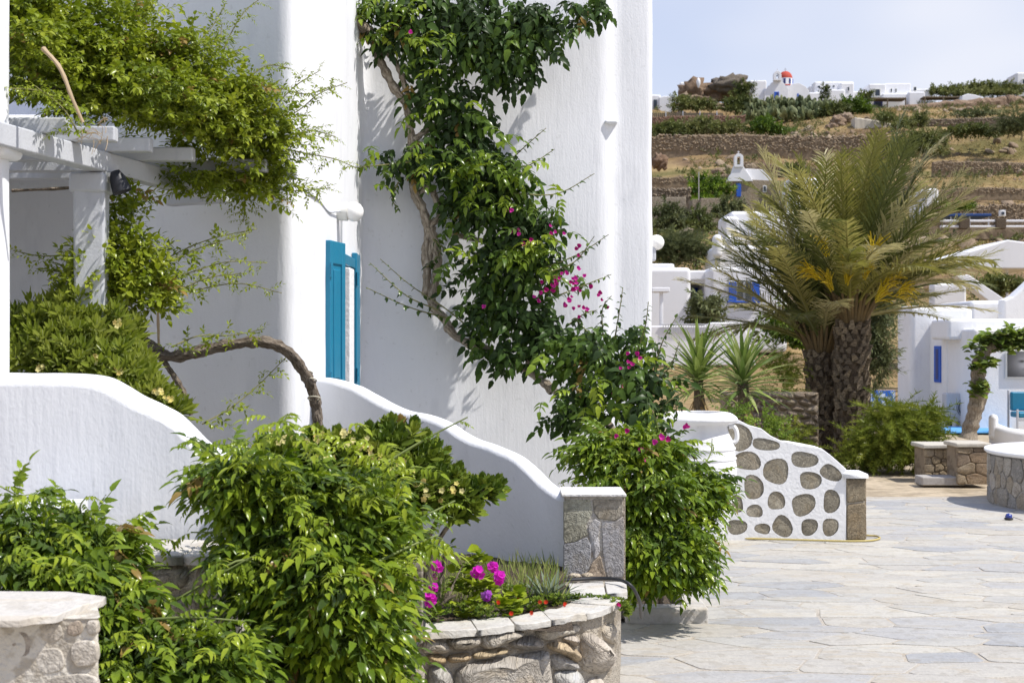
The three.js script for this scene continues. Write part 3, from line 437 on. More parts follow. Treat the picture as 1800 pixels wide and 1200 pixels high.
// ------------------------------------------------------------------ pergola
{
  const h = 2.467, p = thing('pergola', 'white wooden pergola of beams and rafters under the creeper', 'pergola');
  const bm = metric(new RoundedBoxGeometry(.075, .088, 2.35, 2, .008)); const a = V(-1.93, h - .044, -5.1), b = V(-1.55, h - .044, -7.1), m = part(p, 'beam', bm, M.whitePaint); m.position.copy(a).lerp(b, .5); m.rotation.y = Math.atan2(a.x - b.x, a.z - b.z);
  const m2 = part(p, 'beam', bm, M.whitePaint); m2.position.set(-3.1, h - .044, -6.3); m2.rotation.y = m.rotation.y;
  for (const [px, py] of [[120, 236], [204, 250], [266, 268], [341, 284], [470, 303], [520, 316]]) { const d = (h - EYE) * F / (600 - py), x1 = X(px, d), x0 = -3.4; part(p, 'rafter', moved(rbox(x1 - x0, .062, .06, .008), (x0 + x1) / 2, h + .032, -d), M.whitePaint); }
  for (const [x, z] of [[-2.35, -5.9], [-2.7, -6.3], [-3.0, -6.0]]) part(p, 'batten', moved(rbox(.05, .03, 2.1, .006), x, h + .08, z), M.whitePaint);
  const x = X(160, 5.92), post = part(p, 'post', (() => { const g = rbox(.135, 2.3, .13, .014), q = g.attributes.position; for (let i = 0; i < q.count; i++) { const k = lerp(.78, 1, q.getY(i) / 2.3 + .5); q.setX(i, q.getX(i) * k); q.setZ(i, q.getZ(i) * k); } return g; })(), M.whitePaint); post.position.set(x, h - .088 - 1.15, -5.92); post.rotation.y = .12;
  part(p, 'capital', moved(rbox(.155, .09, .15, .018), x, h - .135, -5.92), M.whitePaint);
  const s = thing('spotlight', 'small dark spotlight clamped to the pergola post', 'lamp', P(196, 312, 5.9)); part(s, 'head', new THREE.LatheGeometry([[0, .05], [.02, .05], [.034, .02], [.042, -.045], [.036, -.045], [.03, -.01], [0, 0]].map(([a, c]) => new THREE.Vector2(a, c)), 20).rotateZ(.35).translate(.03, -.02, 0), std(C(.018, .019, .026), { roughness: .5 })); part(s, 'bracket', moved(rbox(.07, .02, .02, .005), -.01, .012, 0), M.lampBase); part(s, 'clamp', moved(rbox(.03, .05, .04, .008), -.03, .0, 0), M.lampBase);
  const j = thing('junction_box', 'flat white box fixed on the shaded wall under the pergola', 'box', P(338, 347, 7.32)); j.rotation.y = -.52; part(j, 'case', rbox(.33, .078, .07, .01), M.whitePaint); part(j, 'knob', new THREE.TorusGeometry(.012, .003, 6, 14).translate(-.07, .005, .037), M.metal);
}
// ------------------------------------------------------------------ near plants
const big = [1, 2, 3].map((s) => pinnate(s, 5, .18, .046, .54, .45, .4)), young = [pinnate(9, 4, .12, .042, .42, .35, .35), pinnate(10, 4, .11, .04, .42, .3, .4)];
const jas = [1, 2, 3].map((s) => sprig(s + 20, 11, .17, .036, .55)), jasS = [1, 2].map((s) => sprig(s + 30, 7, .11, .042, .5));
const ros = [1, 2].map((s) => rosette(s + 40, 16, .09, .19, 1.3, 1.5)), ros2 = [1, 2].map((s) => rosette(s + 50, 17, .072, .34, 1.15, 1.6));
const ivy = [pinnate(71, 3, .17, .082, .6, .7, .25), pinnate(72, 2, .15, .088, .66, .75, .25), pinnate(73, 3, .18, .076, .55, .6, .3)];
const bits = { bract: merge([0, 1, 2].map((i) => leafGeo(.026, .024, -.2, .3, 4, .8).applyMatrix4(frame(V(0, 0, 0), V(Math.cos(i * 2.09), .7, Math.sin(i * 2.09)), UPV)))) };
const bloomMat = [[.55, .02, .27], [.66, .04, .38], [.42, .012, .18]].map((c) => leafMat(C(...c), { clearcoat: 0, transmission: .35 }));
function flowerBits(o, spots, geo, mats, r, spread, name = 'flower', front = .02) { spots.forEach(([px, py, d, n]) => { for (let i = 0; i < n; i++) { const p = P(px + r.in(-1, 1) * spread, py + r.in(-1, 1) * spread, d - r.in(-front, front)); const m = part(o, name, geo, mats[Math.floor(r() * mats.length)]); m.position.copy(p); m.quaternion.setFromUnitVectors(UPV, V(r.in(-.6, .6), r.in(-.2, .8), 1).normalize()); m.scale.setScalar(r.in(.75, 1.15)); } }); }
function crownUp(lobes, n, r, o = {}) { return crown(lobes, n, r, o).map((l) => { const d = l.dir.clone().multiplyScalar(.7).add(V(r.in(-.3, .3), (o.up ?? .8), (o.out ?? .25))).normalize(); const k = r.in(.7, 1.15) * (o.size ?? 1); l.m = new THREE.Matrix4().compose(l.p, new THREE.Quaternion().setFromUnitVectors(UPV, d), V(k, k, k)); return l; }); }
const pl = (l, d) => l.map(([x, y, dd]) => P(x, y, dd ?? d));
{ // big trumpet shrub in the middle of the foreground
  const r = rng(11), o = thing('trumpet_shrub', 'large glossy shrub with drooping feather-shaped leaves before the left end of the raised bed', 'shrub');
  const lobes = [[425, 850, 75, 55, 4.6], [385, 885, 55, 22, 4.55], [500, 870, 105, 75, 4.72], [590, 880, 95, 65, 4.8], [560, 950, 150, 100, 4.62], [630, 950, 100, 85, 4.78], [490, 960, 80, 90, 4.62], [500, 1050, 85, 95, 4.6], [580, 1080, 125, 110, 4.55], [648, 1050, 62, 95, 4.75], [630, 1170, 90, 75, 4.6], [520, 1170, 85, 70, 4.62], [662, 1130, 48, 60, 4.72], [560, 1230, 120, 60, 4.6]];
  const leaves = crown(lobes, 4200, r, { trim: 34, base: .52, vary: 1.1, fill: .42, face: .8, rise: .35, gap: 4.5, ragged: .5, size: .95 }), fresh = [];
  const sh = [[[470, 900, 4.6], [420, 850, 4.52], [365, 790, 4.5], [338, 770, 4.5]], [[460, 960, 4.55], [400, 900, 4.5], [340, 880, 4.5]], [[450, 1000, 4.5], [390, 940, 4.45], [335, 935, 4.45]], [[500, 1020, 4.5], [420, 985, 4.35], [345, 1040, 4.3]], [[640, 840, 4.9], [700, 800, 4.95], [760, 765, 5.0], [822, 733, 5.0]], [[560, 830, 4.7], [520, 770, 4.7], [495, 735, 4.7]], [[700, 930, 4.8], [760, 900, 4.9], [800, 880, 4.95]], [[640, 1000, 4.5], [720, 960, 4.6], [770, 940, 4.7]], [[480, 830, 4.6], [440, 790, 4.55], [400, 770, 4.5]]];
  sh.forEach((s, i) => { const pts = pl(s); part(o, 'stem', tube(pts, .006, .0025, 5), M.greenStem); along(pts, i == 4 ? 6 : 10, r, { size: i == 4 ? .5 : .95, base: .5 }).forEach((l) => leaves.push(l)); });
  [[500, 760], [650, 790], [585, 770], [720, 840], [440, 800], [540, 900], [470, 1070], [700, 1000], [420, 1010], [600, 1010], [640, 870], [560, 1090], [690, 1110], [520, 960]].forEach(([x, y], i) => { for (let k = 0; k < 7; k++) fresh.push({ m: frame(P(x + r.in(-35, 35), y + r.in(-25, 25), 4.42 + r.in(-.06, .05) + (x > 600 ? .12 : 0)), V(r.in(-1, 1), r.in(-.2, .5), r.in(.2, 1)), V(r.in(-.4, .4), 1, .4), r.in(.7, 1.2)), score: 2 + r(), t: r.in(.7, 1) }); });
  addLeaves(o, leaves, big, GREEN.trumpet, 300); addLeaves(o, fresh, young, GREEN.trumpet, 100, {}, 'young_leaf');
  [[[462, 1240, 4.75], [455, 1190, 4.6], [452, 1150, 4.52], [470, 1100, 4.6], [500, 1040, 4.7]], [[600, 1260, 4.8], [590, 1150, 4.75], [610, 1020, 4.8], [640, 900, 4.85]], [[560, 1260, 4.8], [540, 1120, 4.8], [500, 980, 4.75], [470, 880, 4.7]], [[452, 1150, 4.52], [462, 1185, 4.45], [490, 1196, 4.42], [520, 1192, 4.45]]].forEach((s, i) => part(o, 'trunk', tube(pl(s), .022 - i * .003, .011, 8, 0, .3, i), M.bark));
}
{ // creeper in the lower left
  const r = rng(12), o = thing('trumpet_creeper', 'low creeper with feather-shaped leaves spilling between the front pillar and the left parapet', 'creeper');
  const lobes = [[30, 900, 50, 40, 4.4], [60, 950, 90, 50, 4.35], [150, 960, 90, 45, 4.4], [165, 1008, 55, 38, 4.4], [70, 1010, 100, 45, 4.2], [160, 1050, 100, 45, 4.25], [240, 1100, 60, 40, 4.3], [250, 1140, 100, 55, 4.2], [335, 1135, 50, 40, 4.4], [330, 1170, 110, 60, 4.2], [220, 1180, 80, 60, 4.1], [400, 1180, 60, 60, 4.4]];
  const leaves = crown(lobes, 2700, r, { trim: 32, base: .52, vary: 1, fill: .42, face: .9, rise: .3, size: .95, gap: 5, ragged: .3 }), fresh = [];
  const sh = [[[150, 980, 4.4], [110, 900, 4.38], [50, 880, 4.36], [-10, 850, 4.35]], [[260, 1030, 4.4], [200, 975, 4.4], [150, 915, 4.38], [75, 870, 4.36]], [[180, 970, 4.42], [230, 950, 4.45], [290, 948, 4.45]], [[300, 1060, 4.3], [350, 1030, 4.3], [430, 985, 4.3], [450, 975, 4.3]], [[250, 1090, 4.1], [330, 1085, 4.08], [410, 1090, 4.1], [430, 1092, 4.1]], [[160, 940, 4.4], [140, 890, 4.35], [152, 872, 4.35]]];
  sh.forEach((s, i) => { const pts = pl(s); part(o, 'stem', tube(pts, .005, .0022, 5), M.greenStem); along(pts, 9, r, { size: .8, base: .6 }).forEach((l) => leaves.push(l)); });
  for (let i = 0; i < 60; i++) { const l = lobes[Math.floor(r() * lobes.length)]; fresh.push({ m: frame(P(l[0] + r.in(-1, 1) * l[2], l[1] + r.in(-1, .3) * l[3], l[4] - .16), V(r.in(-1, 1), r.in(-.2, .5), r.in(.2, 1)), V(r.in(-.4, .4), 1, .4), r.in(.7, 1.1)), score: r(), t: r.in(.65, 1) }); }
  addLeaves(o, leaves, big, GREEN.trumpet, 300); addLeaves(o, fresh, young, GREEN.trumpet, 100, {}, 'young_leaf');
  [[[420, 1260, 4.5], [360, 1140, 4.45], [260, 1060, 4.4], [120, 980, 4.45]], [[300, 1260, 4.3], [240, 1150, 4.3], [160, 1060, 4.35]]].forEach((s) => part(o, 'stem', tube(pl(s), .012, .006, 7, 0, .3), M.bark));
}
{ // corner shrub on the right of the pier
  const r = rng(13), o = thing('corner_shrub', 'tall bright shrub with feather-shaped leaves hanging over the kerb right of the stone pier', 'shrub');
  const lobes = [[1080, 800, 75, 40, 8.0], [1138, 792, 72, 40, 8.1], [1192, 852, 60, 45, 8.2], [1120, 860, 90, 60, 7.9], [1190, 890, 75, 55, 8.1], [1150, 940, 80, 60, 7.8], [1190, 970, 55, 60, 7.9], [1150, 1000, 60, 50, 7.75], [1175, 1022, 46, 26, 7.78], [1240, 860, 40, 30, 8.2], [1130, 1030, 25, 25, 7.85]];
  const leaves = crown(lobes, 3000, r, { trim: 14, base: .47, vary: 1, fill: .42, face: .9, rise: .25, size: 1.05, gap: 4, ragged: .3 });
  const sh = [[[1080, 810, 7.9], [1030, 800, 7.85], [990, 800, 7.85]], [[1060, 830, 7.9], [1010, 840, 7.85], [985, 850, 7.85]], [[1230, 860, 8.2], [1275, 870, 8.2], [1300, 880, 8.2]], [[1220, 900, 8.1], [1260, 930, 8.1], [1275, 965, 8.1]], [[1160, 770, 8.1], [1150, 730, 8.05], [1140, 712, 8.0]], [[1210, 960, 7.9], [1250, 975, 7.9], [1268, 960, 7.9]], [[1230, 830, 8.2], [1250, 795, 8.3], [1252, 770, 8.3]]];
  sh.forEach((s) => { const pts = pl(s); part(o, 'stem', tube(pts, .006, .003, 5), M.greenStem); along(pts, 8, r, { size: .75, base: .62 }).forEach((l) => leaves.push(l)); });
  addLeaves(o, leaves, big, GREEN.trumpet, 300);
  [[[1140, 1075, 8.35], [1135, 1000, 8.2], [1110, 900, 8.1], [1090, 820, 8.1]], [[1160, 1080, 8.4], [1170, 980, 8.2], [1190, 880, 8.2]]].forEach((s) => part(o, 'trunk', tube(pl(s), .022, .012, 8, 0, .3), M.bark));
  flowerBits(o, [[1195, 745, 8.0, 2], [1130, 800, 7.75, 2], [1155, 775, 7.8, 2], [1090, 765, 7.8, 2], [1170, 760, 7.8, 2]], bits.bract, bloomMat, r, 14);
}
{ // the old vine on the white wall
  const r = rng(14), o = thing('wall_vine', 'old climbing vine with dark glossy leaves and small magenta flowers sprawling across the white wall', 'vine'), D = 10.0;
  const lobes = [[690, 30, 75, 55, 9.95, .22], [770, 50, 110, 80, 9.95, .25], [870, 60, 110, 80, 9.95, .25], [960, 30, 80, 45, 10, .2], [1030, 10, 45, 30, 10.05, .15], [790, 150, 75, 80, 10, .22], [880, 110, 60, 50, 10, .2], [800, 235, 60, 60, 10.02, .2], [735, 280, 55, 40, 10.0, .18], [840, 300, 90, 60, 10, .24], [900, 330, 60, 50, 10, .2], [840, 370, 80, 45, 10, .22], [930, 390, 70, 50, 9.98, .22], [880, 450, 85, 60, 9.95, .26], [950, 470, 65, 50, 9.95, .25], [880, 540, 85, 55, 9.92, .28], [950, 560, 50, 40, 9.95, .24], [890, 610, 45, 40, 9.9, .22], [1000, 610, 75, 50, 9.7, .3], [1080, 620, 80, 55, 9.5, .35], [1120, 680, 65, 50, 9.3, .4], [1050, 690, 75, 45, 9.5, .35], [1000, 720, 40, 30, 9.6, .25], [1110, 740, 60, 30, 9.1, .35]];
  const leaves = crown(lobes.map((q) => [...q.slice(0, 5), q[5] * (q[0] > 980 ? 1 : .6)]), 1700, r, { base: .27, vary: 1.0, fill: .4, face: .6, gap: 2.6, gapAt: -.3, ragged: .35 });
  leaves.forEach((l) => { l.m = frame(l.p, V(r.in(-.9, .9), -r.in(-.1, .8), r.in(.15, .9)), V(r.in(-.6, .6), r.in(.4, 1), r.in(.3, 1)), r.in(.6, 1.1)); l.t = clamp(l.t - .03 + (noise(l.p.x * 2.2, l.p.y * 2.2, 4) > .2 ? .24 : 0)); });
  const feath = [];
  [[790, 215, 60], [700, 45, 60], [760, 90, 50], [930, 330, 60], [700, 295, 50], [860, 350, 60], [830, 440, 50], [920, 450, 40], [720, 20, 60], [1080, 640, 70], [1140, 700, 50], [1000, 690, 50], [650, 20, 40], [960, 430, 50], [820, 320, 50], [1120, 740, 60], [780, 280, 40], [880, 260, 40]].forEach(([x, y, s]) => { for (let k = 0; k < 9; k++) feath.push({ m: frame(P(x + r.in(-1, 1) * s, y + r.in(-.7, .7) * s, (x > 980 ? 9.15 : 9.75) + r.in(-.05, .1)), V(r.in(-1, 1), r.in(-.5, .4), r.in(.1, 1)), V(r.in(-.4, .4), 1, .5), r.in(.9, 1.5)), score: r(), t: clamp(r.in(.2, .85)) }); });
  addLeaves(o, leaves, ivy, GREEN.ivy, 300, { clearcoat: .3, clearcoatRoughness: .35, transmission: .25 });
  const shoots = [[[830, 580, 9.9], [780, 540, 9.85], [720, 500, 9.8], [668, 455, 9.75]], [[790, 560, 9.85], [720, 540, 9.8], [643, 505, 9.75]], [[770, 545, 9.8], [715, 520, 9.78], [650, 462, 9.72]], [[760, 420, 9.9], [810, 460, 9.85], [830, 475, 9.85]], [[960, 470, 9.8], [1020, 445, 9.75], [1070, 412, 9.7]], [[980, 520, 9.75], [1030, 500, 9.7], [1075, 482, 9.7]], [[900, 340, 9.8], [980, 340, 9.8], [1045, 305, 9.75]], [[880, 300, 9.85], [920, 260, 9.8], [960, 225, 9.8]], [[880, 300, 9.85], [930, 290, 9.8], [975, 262, 9.8]], [[720, 285, 9.85], [670, 290, 9.75], [600, 297, 9.6]], [[700, 320, 9.9], [690, 350, 9.85], [700, 370, 9.85]], [[1080, 600, 9.4], [1090, 540, 9.35], [1095, 505, 9.35]], [[1120, 620, 9.2], [1135, 570, 9.2], [1140, 530, 9.2]], [[1150, 650, 9.1], [1165, 600, 9.1], [1190, 555, 9.1]], [[1060, 590, 9.5], [1060, 540, 9.5], [1075, 520, 9.5]], [[1000, 570, 9.6], [1030, 550, 9.6], [1050, 545, 9.6]], [[1150, 680, 9.1], [1180, 640, 9.1], [1195, 600, 9.1]], [[750, 470, 9.9], [770, 450, 9.85], [775, 440, 9.85]], [[960, 480, 9.7], [1010, 460, 9.7], [1045, 415, 9.7]], [[1010, 560, 9.6], [1040, 590, 9.55], [1060, 610, 9.5]], [[1160, 720, 9.0], [1185, 700, 9.0], [1190, 740, 9.0]]];
  const small = []; shoots.forEach((s) => { const pts = pl(s); part(o, 'shoot', tube(pts, .006, .0025, 5), M.twig); along(pts, 20, r, { size: 1, base: .35, drop: .5 }).forEach((l) => small.push(l)); });
  addLeaves(o, small, [leafGeo(.065, .042, .3, .3, 4, .7), leafGeo(.055, .032, .3, .3, 4, .7)], GREEN.ivy, 300, {}, 'shoot_leaf');
  addLeaves(o, feath, [pinnate(31, 4, .15, .06, .5, .45, .3), pinnate(32, 3, .13, .058, .5, .5, .3)], GREEN.trumpet, 220, {}, 'feather_leaf', 'feather_foliage');
  [[.034, .030, [[596, 8], [630, 40], [652, 62], [668, 105], [690, 150], [716, 188], [722, 235], [730, 290], [728, 335], [745, 372], [752, 405], [748, 440], [750, 480], [747, 520]]], [.036, .026, [[757, 400], [768, 450], [765, 500], [758, 530], [780, 560], [800, 590], [830, 605], [870, 622], [900, 640], [935, 655], [980, 690], [1020, 705], [1060, 735], [1090, 770]]], [.024, .02, [[660, 75], [695, 110], [712, 150], [722, 190]]], [.026, .018, [[735, 340], [755, 330], [768, 355], [775, 375], [758, 400], [757, 440], [750, 520], [765, 540]]], [.024, .012, [[728, 245], [760, 222], [780, 205]]], [.024, .014, [[820, 90], [850, 75], [880, 60]]], [.022, .016, [[790, 410], [830, 420], [860, 425]]], [.03, .022, [[960, 560], [945, 600], [930, 640], [970, 690]]], [.028, .03, [[602, -10], [606, 20], [625, 35]]]].forEach(([a, b, s], i) => part(o, 'stem', tube(s.map(([x, y]) => P(x, y, x > 940 ? lerp(9.95, 9.5, (x - 940) / 150) : x < 640 ? 9.82 : 9.98)), a, b, 9, s.length * 9, .35, i), M.bark));
  flowerBits(o, [[985, 490, 9.6, 7], [1010, 500, 9.6, 8], [965, 500, 9.6, 6], [1000, 530, 9.6, 7], [1030, 545, 9.6, 5], [950, 520, 9.65, 4], [1020, 480, 9.6, 4], [910, 405, 9.7, 4], [925, 420, 9.7, 3], [890, 380, 9.7, 2], [985, 415, 9.65, 3], [1015, 440, 9.6, 3], [1115, 630, 9.0, 5], [1100, 640, 9.0, 2], [1050, 515, 9.5, 3], [860, 530, 9.7, 1], [722, 57, 9.7, 1], [1060, 530, 9.5, 2], [960, 400, 9.7, 2], [1090, 690, 9.0, 2]], bits.bract, bloomMat, r, 12, 'flower', .06);
}
{ // jasmine over the pergola
  const r = rng(15), o = thing('jasmine_canopy', 'dense small-leaved creeper heaped over the white pergola', 'creeper');
  const lobes = [[60, 40, 90, 70, 5.7, .5], [150, 50, 110, 90, 5.9, .5], [90, 110, 90, 60, 5.5, .45], [180, 140, 110, 80, 5.9, .5], [260, 130, 90, 70, 6.2, .5], [300, 180, 90, 70, 6.2, .45], [370, 210, 90, 65, 6.5, .45], [440, 230, 70, 55, 6.7, .4], [380, 270, 90, 40, 6.5, .35], [460, 290, 50, 40, 6.8, .3], [330, 110, 60, 40, 6.4, .3], [110, 180, 70, 30, 5.7, .4], [420, 320, 70, 22, 6.8, .25], [460, 345, 45, 18, 6.9, .2], [500, 250, 40, 40, 6.8, .25], [245, 30, 25, 45, 6.9, .2], [30, 20, 60, 60, 5.7, .3], [200, 190, 60, 30, 5.9, .3], [400, 170, 60, 30, 6.5, .25], [350, 330, 50, 25, 6.6, .2], [480, 320, 40, 25, 6.9, .2], [60, 130, 120, 60, 7.2, .5], [220, 150, 120, 60, 7.3, .5], [340, 200, 90, 45, 7.1, .35]];
  const leaves = crown(lobes.map((q) => [q[0], q[1], q[2], q[3], q[4] + (q[0] < 220 && q[4] < 7 ? .3 : .0), q[5] * .85]), 5000, r, { base: .58, vary: 1, fill: .42, face: 1.1, rise: .3, trim: 4, gap: 2.4, ragged: .3 });
  const shoots = [[[480, 220, 6.8], [530, 190, 6.9], [560, 165, 6.9], [610, 145, 6.95]], [[490, 260, 6.8], [540, 270, 6.9], [590, 280, 6.95], [625, 295, 7]], [[500, 240, 6.8], [550, 230, 6.9], [590, 240, 6.95]], [[380, 130, 6.6], [400, 70, 6.7], [430, 20, 6.75], [460, -5, 6.8]], [[330, 90, 6.5], [370, 50, 6.6], [395, 10, 6.65]], [[420, 150, 6.6], [470, 115, 6.7], [510, 120, 6.8]], [[420, 180, 6.6], [480, 155, 6.7], [540, 165, 6.85], [590, 150, 6.9]], [[470, 330, 6.9], [520, 335, 6.95], [580, 330, 7]], [[420, 320, 6.8], [430, 350, 6.85], [428, 390, 6.9]], [[130, 190, 5.5], [70, 160, 5.35], [15, 155, 5.25]], [[200, 60, 6.5], [240, 60, 6.8], [255, 10, 6.9]], [[140, 240, 5.4], [110, 190, 5.35], [60, 150, 5.3]], [[350, 300, 6.4], [380, 335, 6.5], [390, 352, 6.5]], [[330, 130, 6.4], [380, 90, 6.5], [390, 40, 6.6]], [[470, 200, 6.8], [520, 150, 6.85], [560, 125, 6.9]]];
  shoots.forEach((s) => { const pts = pl(s); part(o, 'shoot', tube(pts, .004, .002, 5), M.twig); along(pts, 20, r, { size: .75, base: .5, drop: .3 }).forEach((l) => leaves.push(l)); });
  addLeaves(o, leaves, jas, GREEN.jasmine, 300, { clearcoat: .4 }, 'leaf_sprig');
  [[[75, 85, 5.15], [105, 120, 5.12], [125, 170, 5.12], [145, 215, 5.15]]].forEach((s) => part(o, 'dry_stem', tube(pl(s), .009, .006, 7, 0, .2), M.dryTwig));
  [[[20, 335, 6.6], [120, 330, 6.6], [230, 318, 6.7], [320, 310, 6.8]], [[180, 330, 6.2], [195, 420, 6.3], [200, 520, 6.4], [240, 600, 6.5]], [[20, 150, 5.8], [130, 160, 6], [250, 200, 6.3]]].forEach((s, i) => part(o, 'stem', tube(pl(s), .008, .005, 7, 0, .3, i), M.barkDark));
  for (let i = 0; i < 26; i++) { const a = P(165 + r.in(-25, 25), 225 + r.in(-15, 25), 5.35), b = a.clone().add(V(r.in(-.06, .06), r.in(-.07, .03), r.in(-.03, .05))); part(o, 'dry_twig', tube([a, a.clone().lerp(b, .5).add(V(.005, .01, 0)), b], .0016, .001, 4, 4), M.dryTwig); }
}
{ // jasmine bush on the post with long runners
  const r = rng(16), o = thing('jasmine_bush', 'small-leaved climbing bush round the pergola post with long runners to the right', 'creeper');
  const leaves = crown([[215, 440, 55, 55, 6.2, .25], [170, 480, 50, 45, 6.1, .25], [230, 500, 60, 50, 6.2, .25], [260, 470, 35, 35, 6.3, .2], [225, 370, 22, 50, 6.2, .12], [270, 530, 35, 25, 6.3, .2]], 620, r, { base: .6, vary: 1, fill: .5, ragged: .4 });
  const shoots = [[[250, 480, 6.3], [310, 445, 6.4], [370, 420, 6.5], [452, 402, 6.6]], [[260, 500, 6.3], [330, 480, 6.4], [400, 460, 6.5], [468, 462, 6.6]], [[260, 520, 6.3], [340, 510, 6.45], [420, 498, 6.55], [495, 515, 6.6]], [[300, 610, 6.6], [350, 590, 6.7], [400, 590, 6.75], [465, 578, 6.8]], [[355, 745, 6.7], [400, 720, 6.8], [450, 680, 6.9], [505, 625, 7.0]], [[190, 480, 6.1], [120, 450, 6.0], [70, 450, 6.0], [22, 440, 6.0]], [[170, 520, 6.1], [110, 480, 6.0], [70, 475, 6.0]], [[220, 400, 6.2], [235, 360, 6.2], [228, 320, 6.2]], [[280, 470, 6.3], [340, 440, 6.4], [440, 408, 6.5]], [[280, 530, 6.3], [360, 490, 6.4], [430, 480, 6.5]]];
  shoots.forEach((s) => { const pts = pl(s); part(o, 'shoot', tube(pts, .004, .002, 5), M.twig); along(pts, 18, r, { size: .95, base: .5, drop: .3 }).forEach((l) => leaves.push(l)); });
  addLeaves(o, leaves, jasS, GREEN.jasmine, 300, { clearcoat: .45 }, 'leaf_sprig');
  const d = 6.85; [[.03, .027, [[225, 585], [262, 612], [295, 626], [335, 621], [380, 610], [430, 602], [470, 602], [500, 614], [525, 640], [545, 676], [556, 715], [558, 765]]], [.015, .011, [[282, 628], [305, 660], [325, 695], [335, 730]]], [.015, .012, [[205, 560], [240, 585], [270, 605], [300, 625]]], [.007, .006, [[278, 470], [277, 540], [279, 620]]]].forEach(([a, b, s], i) => part(o, 'stem', tube(s.map(([x, y]) => P(x, y, x > 480 ? lerp(d, 7.15, (x - 480) / 80) : d)), a, b, 9, s.length * 8, .3, i + 4), i == 3 ? M.dryTwig : M.barkDark));
  for (const [x, y] of [[545, 668], [538, 655], [552, 700]]) part(o, 'tie', new THREE.TorusGeometry(.032, .004, 6, 16).rotateX(1.2).translate(...P(x, y, 7.08).toArray()), std(C(.45, .42, .33)));
}
const petals = (n, l, w) => merge(Array.from({ length: n }, (_, i) => leafGeo(l, w, -.12, .12, 4, 1.3).applyMatrix4(frame(V(0, 0, 0), V(Math.cos(i * 6.283 / n), .35, Math.sin(i * 6.283 / n)), UPV))));
const yellow = [[.80, .70, .22], [.84, .76, .34], [.74, .58, .2]].map((c) => leafMat(C(...c), { clearcoat: 0 })), tiny = petals(5, .013, .009);
{ // leafy bush behind the left parapet
  const r = rng(17), o = thing('leafy_bush', 'bush with long upright light green leaves and pale yellow blossom behind the left parapet', 'shrub');
  const leaves = crownUp([[55, 560, 40, 40, 5.95, .25], [140, 545, 60, 45, 6.0, .3], [200, 580, 55, 45, 6.0, .3], [70, 620, 60, 40, 5.8, .25], [160, 630, 90, 40, 5.8, .25], [235, 655, 55, 35, 5.8, .22], [270, 690, 35, 25, 5.75, .18], [120, 590, 60, 40, 5.9, .3], [310, 715, 18, 14, 5.7, .1]], 560, r, { base: .68, vary: .9, up: .8, out: .5, ragged: .3 });
  addLeaves(o, leaves, ros, GREEN.oleander, 300, { clearcoat: .3, transmission: .5 }, 'leaf_rosette');
  flowerBits(o, [[170, 632, 5.6, 7], [208, 652, 5.6, 7], [275, 690, 5.58, 8], [297, 706, 5.58, 5], [72, 648, 5.6, 5], [205, 566, 5.7, 5], [285, 694, 5.56, 4]], tiny, yellow, r, 7);
  for (let i = 0; i < 7; i++) part(o, 'stem', tube([P(60 + i * 35, 760, 5.9), P(65 + i * 33, 680, 5.85), P(50 + i * 32, 580 + 12 * i, 5.9)], .012, .006, 6, 0, .2), M.barkDark);
}
{ // succulent-leaved bush behind the big shrub
  const r = rng(18), o = thing('laurel_bush', 'bush of paddle-shaped leaves with yellow blossom rising behind the big shrub', 'shrub');
  const leaves = crownUp([[560, 790, 70, 35, 5.35, .25], [650, 790, 60, 35, 5.4, .25], [700, 770, 50, 35, 5.5, .25], [490, 790, 40, 25, 5.25, .2], [740, 800, 45, 30, 5.55, .2], [770, 850, 55, 35, 5.5, .25], [830, 860, 40, 22, 5.55, .18], [870, 850, 20, 14, 5.6, .1], [700, 850, 70, 45, 5.35, .25], [600, 830, 80, 40, 5.3, .25], [800, 890, 35, 20, 5.45, .15]], 560, r, { base: .45, vary: .9, up: .75, out: .35, ragged: .3 });
  addLeaves(o, leaves, ros2, GREEN.succulent, 300, { clearcoat: .3, transmission: .18 }, 'leaf_rosette');
  flowerBits(o, [[560, 765, 5.15, 10], [610, 770, 5.15, 9], [490, 770, 5.05, 8], [530, 785, 5.1, 6], [660, 800, 5.15, 9], [700, 820, 5.15, 9], [735, 835, 5.2, 8], [740, 865, 5.15, 7], [800, 855, 5.3, 7], [770, 870, 5.25, 6], [690, 860, 5.05, 6], [640, 780, 5.2, 6], [580, 800, 5.05, 6], [520, 762, 5.1, 6]], tiny, yellow, r, 13, 'flower', .05);
  for (let i = 0; i < 6; i++) part(o, 'stem', tube([P(700 + i * 6, 1080, 5.6), P(680 + i * 18, 950, 5.55), P(600 + i * 50, 820 + 8 * i, 5.45)], .013, .007, 6, 0, .2), M.bark);
}
